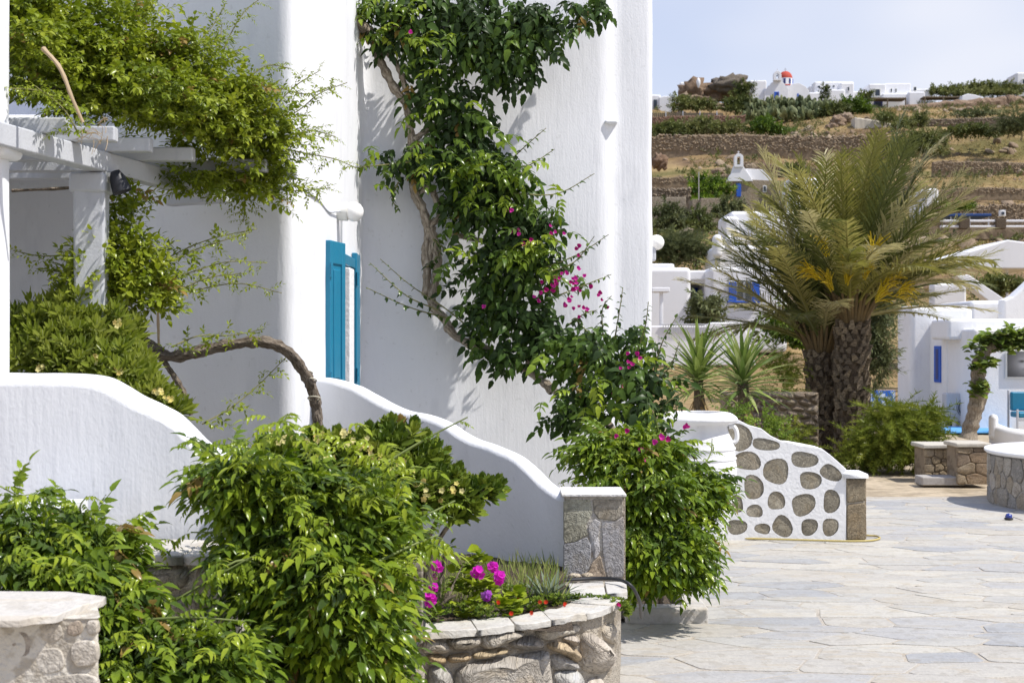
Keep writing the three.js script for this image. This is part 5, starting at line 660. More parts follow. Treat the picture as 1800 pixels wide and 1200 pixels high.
// ------------------------------------------------------------------ blue and white house on the right
const block = (o, name, x0, x1, y0, y1, d, dep, r = .08, mat = M.smooth) => part(o, name, moved(rbox(x1 - x0, y1 - y0, dep, r, 4), (x0 + x1) / 2, (y0 + y1) / 2, -d - dep / 2), mat);
{
  const h = thing('blue_trim_house', 'low white cubic house with a narrow blue window on the right', 'house');
  block(h, 'wall', X(1600, 28.5), X(1712, 28.5), -.2, Y(537, 28.5), 28.5, 1.0, .13); block(h, 'wall', X(1665, 27.4), X(1830, 27.4), -.2, Y(566, 27.4), 27.42, 3.4, .06);
  block(h, 'wall', X(1707, 31), X(1860, 31), -.2, Y(528, 31), 31, 2.5, .1); part(h, 'gable', moved(metric(new THREE.ExtrudeGeometry(new THREE.Shape([[1768, 530], [1782, 524], [1800, 508], [1830, 480], [1900, 480], [1900, 560], [1768, 560]].map(([a, b]) => new THREE.Vector2(X(a, 30.5), Y(b, 30.5)))), { depth: .3, bevelEnabled: true, bevelSize: .05, bevelThickness: .05, bevelSegments: 3 })), 0, 0, -30.8), M.smooth);
  block(h, 'canopy', X(1667, 26.6), X(1840, 26.6), Y(597, 26.6), Y(560, 26.6), 26.6, 1.1, .07); block(h, 'wall', X(1712, 25.9), X(1840, 25.9), -.2, Y(577, 25.9), 25.9, 2.0, .07);
  const xw = X(1665, 27.4), w = part(h, 'window', moved(rbox(.04, Y(608, 27.9) - Y(672, 27.9), .42, .005), xw - .005, (Y(608, 27.9) + Y(672, 27.9)) / 2, -27.95), M.blue); part(w, 'pane', moved(rbox(.02, .62, .16, .004), xw - .022, (Y(608, 27.9) + Y(672, 27.9)) / 2, -27.95), M.navy);
  solo('pool_floor', moved(rbox(2.2, .03, 1.6, .01), X(1705, 25), .0, -25.6), std(C(.10, .32, .62)), 'strip of bright blue painted floor at the foot of the house', 'floor', null, 'structure');
  const ac = thing('air_conditioner', 'white air conditioning unit on the ground behind the leaning tree', 'air conditioner', V(X(1694, 26.6), 0, -26.8)); part(ac, 'case', moved(rbox(.62, .56, .28, .03), 0, .36, 0), M.whitePaint); part(ac, 'fan_grille', new THREE.CylinderGeometry(.2, .2, .02, 32).rotateX(Math.PI / 2).translate(.09, .36, .14), M.glassDark); for (let i = 0; i < 4; i++) part(ac, 'grille_ring', new THREE.TorusGeometry(.05 + i * .045, .008, 6, 28).translate(.09, .36, .155), M.whitePaint); for (const s of [-.22, .22]) part(ac, 'foot', moved(rbox(.06, .1, .26, .01), s, .05, 0), M.dark);
  const img = tex(256, (u, v) => { const x = (u - .55) * 2, y = (v - .55) * 2; const f = Math.exp(-(x * x * 1.1 + y * y * .8) * 1.6), e = Math.exp(-((x - .25) ** 2 * 30 + (y - .1) ** 2 * 90)), e2 = Math.exp(-((x + .3) ** 2 * 30 + (y - .12) ** 2 * 90)), m = Math.exp(-(x * x * 18 + (y + .5) ** 2 * 120)); const g = clamp(.03 + f * .34 * (.75 + .5 * fbm(u, v, 5, 5, 141, 4)) - e * .3 - e2 * .3 - m * .2); return [g, g, g * 1.03]; }, 1, true);
  const ps = thing('poster', 'framed dark black-and-white poster on the house wall at the right edge', 'poster', V(X(1806, 25.8), Y(640, 25.8), -25.87)); part(ps, 'print', new THREE.PlaneGeometry(.70, .48).translate(0, 0, .022), std(C(1, 1, 1), { map: img, roughness: .4 })); part(ps, 'frame', rbox(.76, .54, .03, .01), M.lampBase);
  const ch = thing('lounge_chair', 'white framed chair with teal cushions at the right edge by the house', 'chair', V(X(1797, 24.6), .02, -24.6)); part(ch, 'cushion', moved(rbox(.42, .34, .1, .03), .06, .55, -.15), M.teal); part(ch, 'seat', moved(rbox(.44, .1, .42, .03), .06, .32, .06), M.teal); for (const [x, z] of [[-.17, .25], [-.17, -.2], [.28, .25], [.28, -.2]]) part(ch, 'leg', moved(rbox(.035, z < 0 ? .75 : .42, .035, .008), x, z < 0 ? .375 : .21, z), M.whitePaint); part(ch, 'front_rail', moved(rbox(.45, .05, .035, .008), .055, .24, .25), M.whitePaint);
  const lw = thing('patio_wall', 'low white curved wall with a rounded post before the teal chair', 'wall'); part(lw, 'wall', sweepWall([[X(1748, 22.6), -22.6, .3], [X(1775, 22.3), -22.3, .24], [X(1810, 22.2), -22.2, .22], [X(1850, 22.4), -22.4, .22]], .22, -.05, .08, 24, .006, 4), M.smooth); part(lw, 'post', moved(new THREE.CapsuleGeometry(.075, .28, 6, 16), X(1747, 22.5), .24, -22.5), M.smooth);
  const motif = tex(128, (u, v) => fbm(u, v, 9, 8, 151, 3) > .56 ? [.55, .66, .8] : [.01, .13, .62], 1, true); const sg = thing('tiled_panel', 'bright blue panel with a pale broken pattern beside the palm', 'panel', P(1552, 700, 24.6)); part(sg, 'face', new THREE.PlaneGeometry(.43, .27).translate(0, 0, .018), std(C(1, 1, 1), { map: motif, roughness: .4 })); part(sg, 'board', rbox(.45, .29, .03, .006), M.blue); for (const s of [-.17, .17]) part(sg, 'leg', moved(rbox(.03, .5, .03, .006), s, -.38, -.01), M.navy);
}
{ // leaning tree
  const r = rng(111), o = thing('leaning_tree', 'small leaning tree with a bare grey trunk and clumps of young leaves before the house', 'tree'), d = 22.4;
  part(o, 'trunk', tube([[1702, 772], [1712, 730], [1722, 690], [1720, 655], [1728, 625], [1750, 606], [1790, 598], [1830, 600]].map(([x, y]) => P(x, y, d)), .135, .075, 12, 50, .35, 5), M.bark);
  part(o, 'limb', tube([P(1745, 610, d), P(1752, 595, d), P(1760, 585, d)], .09, .05, 8, 10, .3), M.bark); part(o, 'limb', tube([P(1720, 700, d), P(1732, 690, d), P(1738, 682, d)], .07, .04, 8, 10, .3), M.bark);
  const l = crown([[1714, 612, 10, 14, d - .1, .15], [1714, 645, 9, 14, d - .15, .14], [1734, 640, 12, 12, d - .15, .14], [1720, 682, 15, 16, d - .15, .18], [1750, 592, 26, 14, d, .25], [1780, 588, 24, 13, d, .25], [1735, 600, 18, 13, d, .2], [1805, 598, 18, 15, d, .2], [1765, 614, 14, 9, d - .1, .15], [1792, 606, 14, 10, d - .1, .15]], 620, r, { base: .6, ragged: .4, fill: .6, rise: .3 }); addLeaves(o, l, [leafGeo(.15, .125, .2, .3, 4)], GREEN.bright, 300, { clearcoat: .2 });
}
// ------------------------------------------------------------------ white houses on the left of the palms
const win = (o, px0, px1, py0, py1, d, mat, pane) => { const f = part(o, 'window', moved(rbox(X(px1, d) - X(px0, d), Y(py0, d) - Y(py1, d), .12, .01), X((px0 + px1) / 2, d), Y((py0 + py1) / 2, d), -d + .0), mat); if (pane) part(f, 'pane', moved(rbox((X(px1, d) - X(px0, d)) * .7, (Y(py0, d) - Y(py1, d)) * .75, .1, .01), X((px0 + px1) / 2, d), Y((py0 + py1) / 2, d), -d + .03), pane); return f; };
const blk = (o, name, px0, px1, py0, py1, d, dep, r = .15, mat = M.farWhite, down = 0) => block(o, name, X(px0, d), X(px1, d), Y(py1, d) - down, Y(py0, d), d, dep, r, mat);
{
  const h = thing('white_house', 'white flat-roofed house with blue shutters left of the palms', 'house');
  blk(h, 'wall', 1090, 1215, 470, 612, 55, 4.5, .18); blk(h, 'parapet', 1120, 1186, 463, 474, 55.3, 2, .1); blk(h, 'wall', 1247, 1385, 469, 620, 54, 5, .2); blk(h, 'back_wall', 1210, 1250, 490, 612, 57.5, .5, .05); blk(h, 'roof', 1212, 1250, 475, 493, 55.2, 3, .08); blk(h, 'column', 1243, 1248, 494, 600, 55.6, .1, .03);
  const door = blk(h, 'door', 1217, 1232, 506, 560, 57.3, .2, .02, M.blue); blk(h, 'beam', 1212, 1250, 493, 498, 55.3, .2, .03);
  const w = win(h, 1280, 1336, 494, 530, 54, M.whitePaint); for (const [a, b] of [[1281, 1294], [1322, 1335]]) part(w, 'shutter', moved(rbox(X(b, 54) - X(a, 54), Y(496, 54) - Y(529, 54), .05, .01), X((a + b) / 2, 54), Y(512.5, 54), -53.9), M.blue); for (const [a, b] of [[1296, 1306], [1310, 1320]]) part(w, 'pane', moved(rbox(X(b, 54) - X(a, 54), Y(496, 54) - Y(526, 54), .04, .01), X((a + b) / 2, 54), Y(511, 54), -53.92), M.glassDark);
  blk(h, 'sill', 1279, 1337, 529, 532, 53.85, .2, .02, M.blue);
  const t = thing('terrace_wall', 'white terrace wall with a sloping end below the left house', 'wall'); part(t, 'wall', moved(metric(new THREE.ExtrudeGeometry(new THREE.Shape([[1090, 640], [1090, 575], [1240, 575], [1252, 569], [1302, 569], [1308, 575], [1326, 640]].map(([a, b]) => new THREE.Vector2(X(a, 48), Y(b, 48)))), { depth: .4, bevelEnabled: true, bevelSize: .05, bevelThickness: .05, bevelSegments: 3 })), 0, 0, -48.4), M.farWhite);
  const rl = thing('railing', 'thin pale railing on the white terrace wall', 'railing'), e = 47.9; for (let x = 1166; x <= 1248; x += 4.5) part(rl, 'bar', moved(rbox(.022, .3, .022, .004), X(x, e), Y(579, e), -e), M.whitePaint); part(rl, 'handrail', moved(rbox(X(1250, e) - X(1163, e), .04, .05, .008), X(1206, e), Y(570, e), -e), M.whitePaint);
  const pg = thing('shade_post', 'white post with a flat top on the terrace of the left house', 'post'); blk(pg, 'post', 1160, 1166, 512, 580, 49.5, .15, .03); blk(pg, 'top', 1146, 1178, 505, 513, 49.3, .8, .03);
  const u = thing('white_house', 'white house behind the palm fronds below the small stone chapel', 'house'); blk(u, 'wall', 1284, 1440, 371, 432, 108, 6, .3); blk(u, 'wall', 1272, 1300, 380, 432, 106, 3, .3); win(u, 1316, 1326, 392, 402, 107.9, M.whitePaint, M.glassDark); blk(u, 'wall', 1320, 1345, 402, 432, 105, 2, .2);
  const v = thing('chimney_house', 'white house with a rounded chimney just above the left house', 'house'); blk(v, 'wall', 1257, 1380, 430, 480, 72, 4, .3); part(v, 'chimney', moved(new THREE.CapsuleGeometry(.28, .7, 6, 16), X(1264, 71), Y(432, 71), -71.5), M.farWhite); part(v, 'chimney', moved(new THREE.CapsuleGeometry(.24, .4, 6, 16), X(1285, 71), Y(428, 71), -71.5), M.farWhite); win(v, 1259, 1266, 445, 462, 71.95, M.lampBase);
  const x = thing('white_house', 'white house glimpsed through the palm crown right of the chapel', 'house'); blk(x, 'wall', 1388, 1440, 312, 400, 150, 6, .4); blk(x, 'wall', 1625, 1652, 330, 420, 150, 6, .4);
  const aw = thing('canopy', 'wide white awning above the house at the right edge', 'awning'); part(aw, 'sheet', moved(metric(new THREE.ExtrudeGeometry(new THREE.Shape([[1672, 470], [1680, 452], [1760, 428], [1772, 424], [1830, 432], [1830, 470]].map(([a, b]) => new THREE.Vector2(X(a, 46), Y(b, 46)))), { depth: 3, bevelEnabled: true, bevelSize: .05, bevelThickness: .05 })), 0, 0, -49), M.farWhite); for (const a of [1772, 1690]) blk(aw, 'post', a - 2, a + 2, 470, 560, 46.5, .15, .03);
  const st = thing('stair_parapet', 'white sloping stair wall above the roof of the right house', 'wall'); part(st, 'wall', moved(metric(new THREE.ExtrudeGeometry(new THREE.Shape([[1684, 486], [1702, 484], [1768, 528], [1745, 532]].map(([a, b]) => new THREE.Vector2(X(a, 38), Y(b, 38)))), { depth: .4, bevelEnabled: true, bevelSize: .03, bevelThickness: .03 })), 0, 0, -38.4), M.farWhite); blk(st, 'wall', 1640, 1700, 498, 560, 39, .4, .08);
}
// ------------------------------------------------------------------ the hillside
const rockG = [1, 2, 3, 4].map((s) => rock(s, 1, .7, .8, 1, .4));
function dryWall(label, a, b, d0, d1, hpx, cols, o = {}) { // a, b: ends of the foot in the photograph
  const r = rng(Math.round(a[0] * 3 + a[1])), w = thing('terrace_wall', label, 'wall', null, o.group), pos = [], n = 40, list = [];
  const foot = (t) => { const d = lerp(d0, d1, t), p = P(lerp(a[0], b[0], t), lerp(a[1], b[1], t) + noise(t * 6, a[1]) * (o.wave ?? 3), d); return p; }, H = hpx / F * (d0 + d1) / 2;
  const line = []; for (let i = 0; i <= 12; i++) { const p = foot(i / 12); line.push([p.x, p.z, p.y + H * (1 + .18 * noise(i * .9, a[0]))]); }
  const low = Math.min(...line.map((l) => l[2])) - H * 2.2; part(w, 'core', sweepWall(line, H * .7, low, H * .12, 60, H * .08, 2), std(C(cols[0][0] * .6, cols[0][1] * .6, cols[0][2] * .6), { map: T.earth }));
  const L = V(line[0][0], 0, line[0][1]).distanceTo(V(line[12][0], 0, line[12][1])), s = H * (o.s ?? .2), num = Math.min(2200, Math.round(L * H * 1.3 / (s * s * 1.1)));
  const im = new THREE.InstancedMesh(rockG[0], stone(1, 1, 1, .02), num); im.name = 'stones'; im.userData.kind = 'stuff'; const q = new THREE.Quaternion(), e = new THREE.Euler();
  for (let i = 0; i < num; i++) { const t = r(), p = foot(t), v = r(), k = s * r.in(.5, 1.05); e.set(r.in(-.4, .4), r.in(0, 6), r.in(-.4, .4)); im.setMatrixAt(i, new THREE.Matrix4().compose(V(p.x, p.y + H * (v * 1.18 - .12), p.z + H * .35 + r.in(-.3, .1) * s + (v > .92 ? -r() * H * .5 : 0)), q.setFromEuler(e), V(k, k * .8, k * .8))); im.setColorAt(i, C(...mix3(cols[Math.floor(r() * cols.length)], [.3, .26, .2], r() * .3))); }
  w.add(im); return w;
}
const tan = [[.44, .34, .235], [.36, .28, .20], [.28, .225, .165]], darkSt = [[.27, .22, .17], [.22, .18, .14], [.33, .27, .20]], greySt = [[.34, .31, .26], [.28, .255, .22], [.38, .34, .28]];
dryWall('long dry stone terrace wall below the green bushes, left half of the hill', [1010, 266], [1560, 262], 250, 246, 24, tan, { s: .13, wave: 6 });
dryWall('dry stone terrace wall on the right of the hill level with the palm top', [1640, 300], [1830, 304], 215, 215, 17, tan, { s: .15, wave: 6 });
dryWall('low dry stone line across the right hillside below the embankment', [1600, 219], [1830, 214], 290, 290, 9, darkSt, { s: .25 });
dryWall('low reddish wall under the fence at the left of the hill', [1010, 216], [1310, 212], 285, 285, 9, [[.34, .2, .14], [.30, .2, .15]], { s: .25 });
dryWall('grey stone wall in the lower left of the hill beside the white building', [1010, 356], [1213, 350], 165, 165, 20, darkSt, { s: .16 });
dryWall('stone wall under the grassy slope left of the chapel', [1010, 322], [1290, 318], 190, 190, 9, tan, { s: .25, wave: 5 });
dryWall('broken wall on the slope above the chapel', [1300, 292], [1440, 300], 212, 212, 7, tan, { s: .25, wave: 5 });
dryWall('brown wall above the white rails on the right', [1630, 388], [1830, 384], 120, 120, 26, tan, { s: .12, wave: 5 });
dryWall('tumbled wall right of the hedge below the church', [1470, 232], [1560, 218], 300, 300, 14, tan, { s: .2, wave: 8 });
dryWall('broken wall across the right slope between scrub', [1560, 336], [1830, 342], 170, 170, 8, tan, { s: .3, wave: 8 });
{ // embankment of bare earth under the ridge houses
  const g = sweepWall([[1480, 196], [1560, 189], [1640, 181], [1720, 174], [1765, 170], [1772, 168], [1830, 186]].map(([x, y]) => { const p = P(x, y, 352); return [p.x, p.z, p.y]; }), 5, 48, 1.4, 80, .5, 3); solo('embankment', g, std(C(.30, .215, .155), { map: again(T.earth, 14), bumpMap: again(T.grain, 6), bumpScale: .3 }), 'bare earth bank below the ridge houses', 'bank', null, 'structure');
  solo('track', sweepWall([[1500, 208], [1540, 214], [1575, 222], [1612, 233]].map(([x, y]) => { const p = P(x, y, 292); return [p.x, p.z, p.y]; }), 3.5, 36, .3, 40, .2, 3), std(C(.52, .47, .38)), 'pale track running down the slope', 'track', null, 'structure');
}
// boulders
[[1222, 160, 26, 19, 'big brown boulder with a white finial, left of the outcrop', .30, .21, .14], [1258, 160, 30, 17, 'tan boulder in the middle of the outcrop', .36, .26, .18], [1291, 168, 26, 14, 'tan boulder at the right end of the outcrop', .34, .245, .165], [1283, 147, 34, 15, 'grey overhanging boulder on top of the outcrop', .22, .19, .155], [1288, 142, 18, 6, 'pale slab lying on the grey boulder', .42, .36, .28], [1220, 175, 18, 8, 'low boulder under the big brown one', .33, .25, .17], [1246, 178, 14, 7, 'small boulder in the bushes below the outcrop', .28, .21, .15], [1262, 187, 20, 6, 'flat pale rock below the outcrop', .44, .34, .25], [1205, 172, 12, 8, 'rounded rock at the left foot of the outcrop', .36, .28, .2], [1160, 284, 14, 14, 'upright brown boulder by the white building corner', .33, .22, .15], [1475, 216, 14, 12, 'boulder right of the cactus hedge', .38, .28, .2], [1462, 226, 12, 9, 'lower boulder right of the cactus hedge', .34, .25, .18], [1488, 206, 12, 8, 'pale boulder by the start of the track', .42, .33, .25], [1262, 302, 12, 6, 'rock on the slope left of the chapel', .36, .27, .19], [1320, 293, 10, 5, 'rock just behind the chapel roof', .44, .36, .26], [1205, 412, 16, 9, 'pale rock slab below the grey walls', .42, .35, .27]].forEach(([x, y, rx, ry, l, a, b, c], i) => { const d = i < 9 ? 330 + (i == 3 || i == 4 ? -4 : 0) - (i > 4 ? 5 : 0) : [0, 0, 0, 0, 0, 0, 0, 0, 0, 205, 296, 294, 297, 195, 182, 115][i]; const k = d / F, m = solo('boulder', rock(i + 60, rx * k * .92, ry * k * 1.0, Math.min(rx, ry) * k * 1.1, 4, .6, 2.3), stone(a, b, c, .15), l, 'boulder', 'boulders on the hillside'); m.position.copy(P(x, y, d)); m.rotation.z = [0, .1, -.25, .05, 0, 0, 0, 0, 0, .2, 0, 0, 0, 0, 0, .6][i] ?? 0; });
// scrub one can tell apart
const S = (label, lobes, n, geo, pal, o = {}) => bush(o.name ?? 'hill_bush', label, o.cat ?? 'bush', lobes.map(([x, y, rx, ry, d]) => [x, y, rx, ry, d, rx / F * d * .8]), n, geo, pal, { group: 'bushes on the hillside', ...o });
const z = (d) => d * .012;
S('dark green bush, leftmost of the row above the long terrace wall', [[1165, 238, 35, 9, 262], [1180, 232, 20, 9, 262]], 150, tuft.scrub2, GREEN.scrub, { size: 4.2 });
S('rounded green bush over the low reddish wall', [[1196, 226, 26, 14, 264], [1236, 222, 20, 13, 264], [1216, 232, 24, 9, 263]], 260, tuft.scrub2, GREEN.scrub, { size: 3.6, base: .8 });
S('spreading green bush in the middle of the row', [[1268, 232, 26, 10, 262], [1290, 226, 20, 9, 262]], 170, tuft.scrub2, GREEN.scrub, { size: 3.6, base: .85 });
S('bright green bush below the cactus hedge', [[1338, 228, 30, 11, 262], [1368, 232, 24, 9, 262], [1345, 216, 12, 9, 264]], 230, tuft.scrub2, GREEN.bright, { size: 3.6, base: .2 });
S('flat topped green bush under the outcrop', [[1196, 178, 16, 6, 320], [1225, 188, 30, 9, 318], [1190, 188, 14, 8, 318]], 190, tuft.scrub2, GREEN.scrub, { size: 4.5, base: .6 });
S('dark pine-like bush between the outcrop and the church', [[1308, 162, 14, 16, 322], [1298, 182, 22, 13, 320], [1290, 192, 18, 10, 318]], 260, tuft.scrub2, GREEN.scrub, { size: 4.4, base: .35 });
S('bright green tree right of the cypress', [[1502, 188, 26, 12, 318], [1490, 184, 16, 10, 318], [1518, 196, 14, 10, 316]], 230, tuft.scrub2, GREEN.bright, { size: 4.2, base: .3 });
S('dark bush at the left corner of the ridge house', [[1521, 172, 9, 9, 350]], 60, tuft.scrub2, GREEN.scrub, { size: 4, base: .4 });
S('green fig-like tree left of the stone chapel', [[1240, 325, 28, 16, 178], [1222, 345, 26, 18, 176], [1262, 340, 26, 16, 176], [1240, 358, 30, 14, 174]], 420, tuft.scrub2, GREEN.ivy, { size: 2.6, base: .8 });
S('grey green cactus-like bush beside the white building', [[1175, 378, 24, 18, 138], [1165, 398, 22, 14, 136], [1190, 395, 14, 12, 136]], 260, tuft.scrub2, GREEN.olive, { size: 2.2, base: .35 });
S('dark bush below the square stone hut', [[1225, 385, 18, 14, 138], [1238, 398, 14, 12, 136], [1215, 402, 12, 10, 136]], 190, tuft.scrub2, GREEN.scrub, { size: 2.2, base: .35 });
S('bush at the right foot of the stone hut', [[1282, 366, 20, 16, 140], [1270, 378, 14, 12, 139]], 160, tuft.scrub2, GREEN.olive, { size: 2.2 });
S('wide feathery olive bush behind the left house', [[1190, 440, 34, 24, 76], [1222, 448, 26, 20, 76], [1170, 450, 22, 22, 76], [1205, 425, 18, 12, 77]], 420, tuft.plume, GREEN.olive, { size: 2.2, base: .45 });
S('dark windblown tree behind the palm crown', [[1600, 252, 34, 20, 232], [1632, 246, 28, 14, 232], [1580, 268, 30, 18, 231], [1650, 254, 18, 10, 232], [1620, 266, 34, 14, 231]], 480, tuft.scrub2, GREEN.scrub, { size: 3.2, base: .6 });
S('tall pale olive tree at the right edge of the hill', [[1785, 215, 22, 24, 240], [1795, 232, 20, 14, 240], [1770, 228, 14, 14, 240]], 260, tuft.plume, GREEN.olive, { size: 5, base: .5 });
S('long dark shrub across the right slope', [[1700, 232, 30, 9, 246], [1738, 236, 26, 8, 246], [1670, 238, 22, 7, 246]], 220, tuft.scrub2, GREEN.scrub, { size: 3.6, base: .5 });
S('bush beside the pale track', [[1562, 212, 16, 10, 285], [1588, 222, 18, 10, 280], [1548, 204, 10, 6, 290]], 170, tuft.scrub2, GREEN.scrub, { size: 3.6, base: .6 });
S('upright cypress-like bush above the windblown tree', [[1617, 214, 8, 16, 282]], 80, tuft.scrub2, GREEN.scrub, { size: 3.4, base: .5 });
S('grey bush left of the embankment top', [[1700, 203, 28, 5, 300], [1730, 200, 22, 5, 300]], 120, tuft.scrub2, GREEN.olive, { size: 3.6, base: .4 });
S('hedge of round green trees along the ridge at the right', [[1645, 164, 16, 8, 370], [1668, 162, 16, 9, 370], [1692, 160, 16, 10, 370], [1716, 158, 16, 11, 370], [1742, 156, 16, 11, 370], [1768, 157, 16, 10, 370], [1784, 160, 12, 8, 370], [1700, 168, 60, 6, 369], [1755, 166, 36, 6, 369]], 1000, tuft.scrub2, GREEN.scrub, { size: 4, base: .75, name: 'hedge', cat: 'hedge', group: undefined, stems: 0 });
S('dark green cypress beside the church', [[1451, 176, 7, 12, 322], [1450, 160, 4.5, 13, 322], [1453, 190, 8, 10, 322]], 200, tuft.scrub2, GREEN.scrub, { size: 2.6, base: .2, name: 'cypress', cat: 'tree', group: undefined, trunk: 'trunk' });
S('dark green shrub at the foot of the cypress', [[1462, 200, 18, 14, 314], [1478, 194, 12, 10, 314]], 170, tuft.scrub2, GREEN.scrub, { size: 3.8, base: .35 });
S('bush on the slope right of the chapel', [[1398, 300, 20, 9, 180]], 90, tuft.scrub2, GREEN.scrub, { size: 2.4, base: .5 });
S('green bush above the white rails', [[1690, 366, 18, 7, 118]], 80, tuft.scrub2, GREEN.bright, { size: 1.7, base: .4 });
S('bushes under the white awning', [[1760, 505, 28, 16, 44], [1740, 515, 16, 12, 44]], 150, tuft.scrub2, GREEN.scrub, { size: 1, base: .6 });
{ // prickly pear hedge below the church
  const r = rng(131), o = thing('cactus_hedge', 'wide hedge of prickly pear pads below the church', 'cactus'), pad = new THREE.SphereGeometry(1, 9, 7).scale(.62, 1, .16).translate(0, .9, 0), list = [];
  const l = crown([[1330, 195, 28, 16, 318, 3], [1365, 190, 36, 14, 318, 3], [1405, 190, 36, 15, 318, 3], [1440, 196, 30, 16, 316, 3], [1385, 205, 60, 12, 314, 3], [1320, 207, 18, 9, 314, 2]], 900, r, { base: .35, fill: .5, rise: .5 });
  const im = new THREE.InstancedMesh(pad, std(C(1, 1, 1), { roughness: .7 }), l.length); im.name = 'pads'; im.userData.kind = 'stuff'; const q = new THREE.Quaternion(), e = new THREE.Euler(); l.forEach((c, i) => { e.set(r.in(-.7, .7), r.in(0, 6.28), r.in(-.7, .7)); const k = r.in(.55, .95); im.setMatrixAt(i, new THREE.Matrix4().compose(c.p, q.setFromEuler(e), V(k, k, k))); im.setColorAt(i, C(...tone(GREEN.pad, c.t))); }); o.add(im);
}
{ // loose scrub and stones strewn over the slope
  const r = rng(141), g = sprig(142, 9, .8, .3, .4, 1, .2), list = [], st = [], gr = []; const blade = merge([0, 1, 2, 3, 4, 5].map((k) => leafGeo(.9, .12, .2, .3, 3, .8).applyMatrix4(frame(V(Math.cos(k) * .2, 0, Math.sin(k) * .2), V(Math.cos(k * 2.4) * .5, 1, Math.sin(k * 2.4) * .5), V(0, .2, 1)))));
  const put = (d, px) => { const x = X(px, d); return V(x, hill(x, -d) - .05, -d); };
  for (let i = 0; i < 3000; i++) { const d = Math.pow(r(), .6) * 330 + 45, p = put(d, r.in(1000, 1880)); if (noise(p.x * .05, p.z * .05, 3) + noise(p.x * .2, p.z * .2, 7) * .5 < -.02) continue; for (let k = 0; k < 3; k++) list.push(frame(p.clone().add(V(r.in(-.6, .6), r.in(.1, .4), r.in(-.6, .6))), V(r.in(-1, 1), r.in(.2, 1), r.in(-.2, 1)), V(r() - .5, 1, r() - .5), r.in(.7, 1.7))); }
  for (let i = 0; i < 3000; i++) { const d = Math.pow(r(), .6) * 330 + 50, p = put(d, r.in(1000, 1880)); if (noise(p.x * .06, p.z * .06, 13) < .05) continue; const k = Math.pow(r(), 3) * 1.1 + .15; st.push(new THREE.Matrix4().compose(p, new THREE.Quaternion().setFromEuler(new THREE.Euler(r(), r() * 6, r())), V(k * 1.3, k * .8, k))); }
  for (let i = 0; i < 31000; i++) { const d = Math.pow(r(), .6) * 320 + 40, p = put(d, r.in(1000, 1880)); if (noise(p.x * .03, p.z * .05, 23) < -.25) continue; gr.push(frame(p, V(r.in(-.2, .5), 1, r.in(-.3, .3)).normalize(), V(0, .2, 1), r.in(.35, 1))); }
  const sow = (name, label, cat, geo, mat, l, cf) => { const im = new THREE.InstancedMesh(geo, mat, l.length); l.forEach((m, i) => { im.setMatrixAt(i, m); im.setColorAt(i, C(...cf())); }); im.name = name; im.castShadow = im.receiveShadow = true; scene.add(im); tag(im, label, cat, null, 'stuff'); };
  sow('scrub', 'low grey-green scrub scattered over the dry hillside', 'scrub', g, leafMat(C(1, 1, 1), { clearcoat: 0, transmission: .2 }), list, () => tone(r() < .5 ? GREEN.scrub : GREEN.olive, r.in(.1, .9)));
  sow('field_stones', 'loose stones strewn over the hillside', 'stones', rockG[1], stone(1, 1, 1, .05), st, () => mix3([.26, .19, .13], [.46, .37, .27], r()));
  sow('dry_grass', 'straw-coloured dry grass covering the hillside', 'grass', blade, leafMat(C(1, 1, 1), { clearcoat: 0, transmission: .2 }), gr, () => mix3(mix3([.34, .25, .11], [.46, .37, .17], r()), [.20, .20, .07], r() < .25 ? .7 : 0));
}
// ------------------------------------------------------------------ church, chapel and houses on the hill
const prism = (pts, d, depth, bev = .05) => metric(new THREE.ExtrudeGeometry(new THREE.Shape(pts.map(([a, b]) => new THREE.Vector2(X(a, d), Y(b, d)))), { depth, bevelEnabled: true, bevelSize: bev, bevelThickness: bev, bevelSegments: 2 })).translate(0, 0, -d - depth);
function belfry(o, px, top, w, hgt, d) { // an arch that carries a bell
  const k = d / F, s = new THREE.Shape(), W = w * k / 2, H = hgt * k; s.moveTo(-W, 0); s.lineTo(-W, H - W); s.absarc(0, H - W, W, Math.PI, 0, true); s.lineTo(W, 0); s.closePath(); const h = new THREE.Path(), q = W * .42; h.moveTo(-q, H * .18); h.lineTo(-q, H - W * 1.05); h.absarc(0, H - W * 1.05, q, Math.PI, 0, true); h.lineTo(q, H * .18); h.closePath(); s.holes.push(h);
  const a = part(o, 'belfry', metric(new THREE.ExtrudeGeometry(s, { depth: W * 1.1, bevelEnabled: true, bevelSize: W * .06, bevelThickness: W * .06, curveSegments: 14 })), M.farWhite); a.position.set(X(px, d), Y(top, d) - H, -d - W * .2);
  part(a, 'bell', new THREE.LatheGeometry([[0, .32], [.12, .3], [.2, .05], [.28, -.05]].map(([x, y]) => new THREE.Vector2(x * W, y * W)), 14).translate(0, H - W * 1.25, W * .5), M.dark);
  const c = merge([rbox(W * .12, W * .8, W * .12, .01), moved(rbox(W * .5, W * .12, W * .12, .01), 0, W * .15, 0)]).translate(0, H + W * .35, W * .5); part(a, 'cross', c, M.farWhite);
}
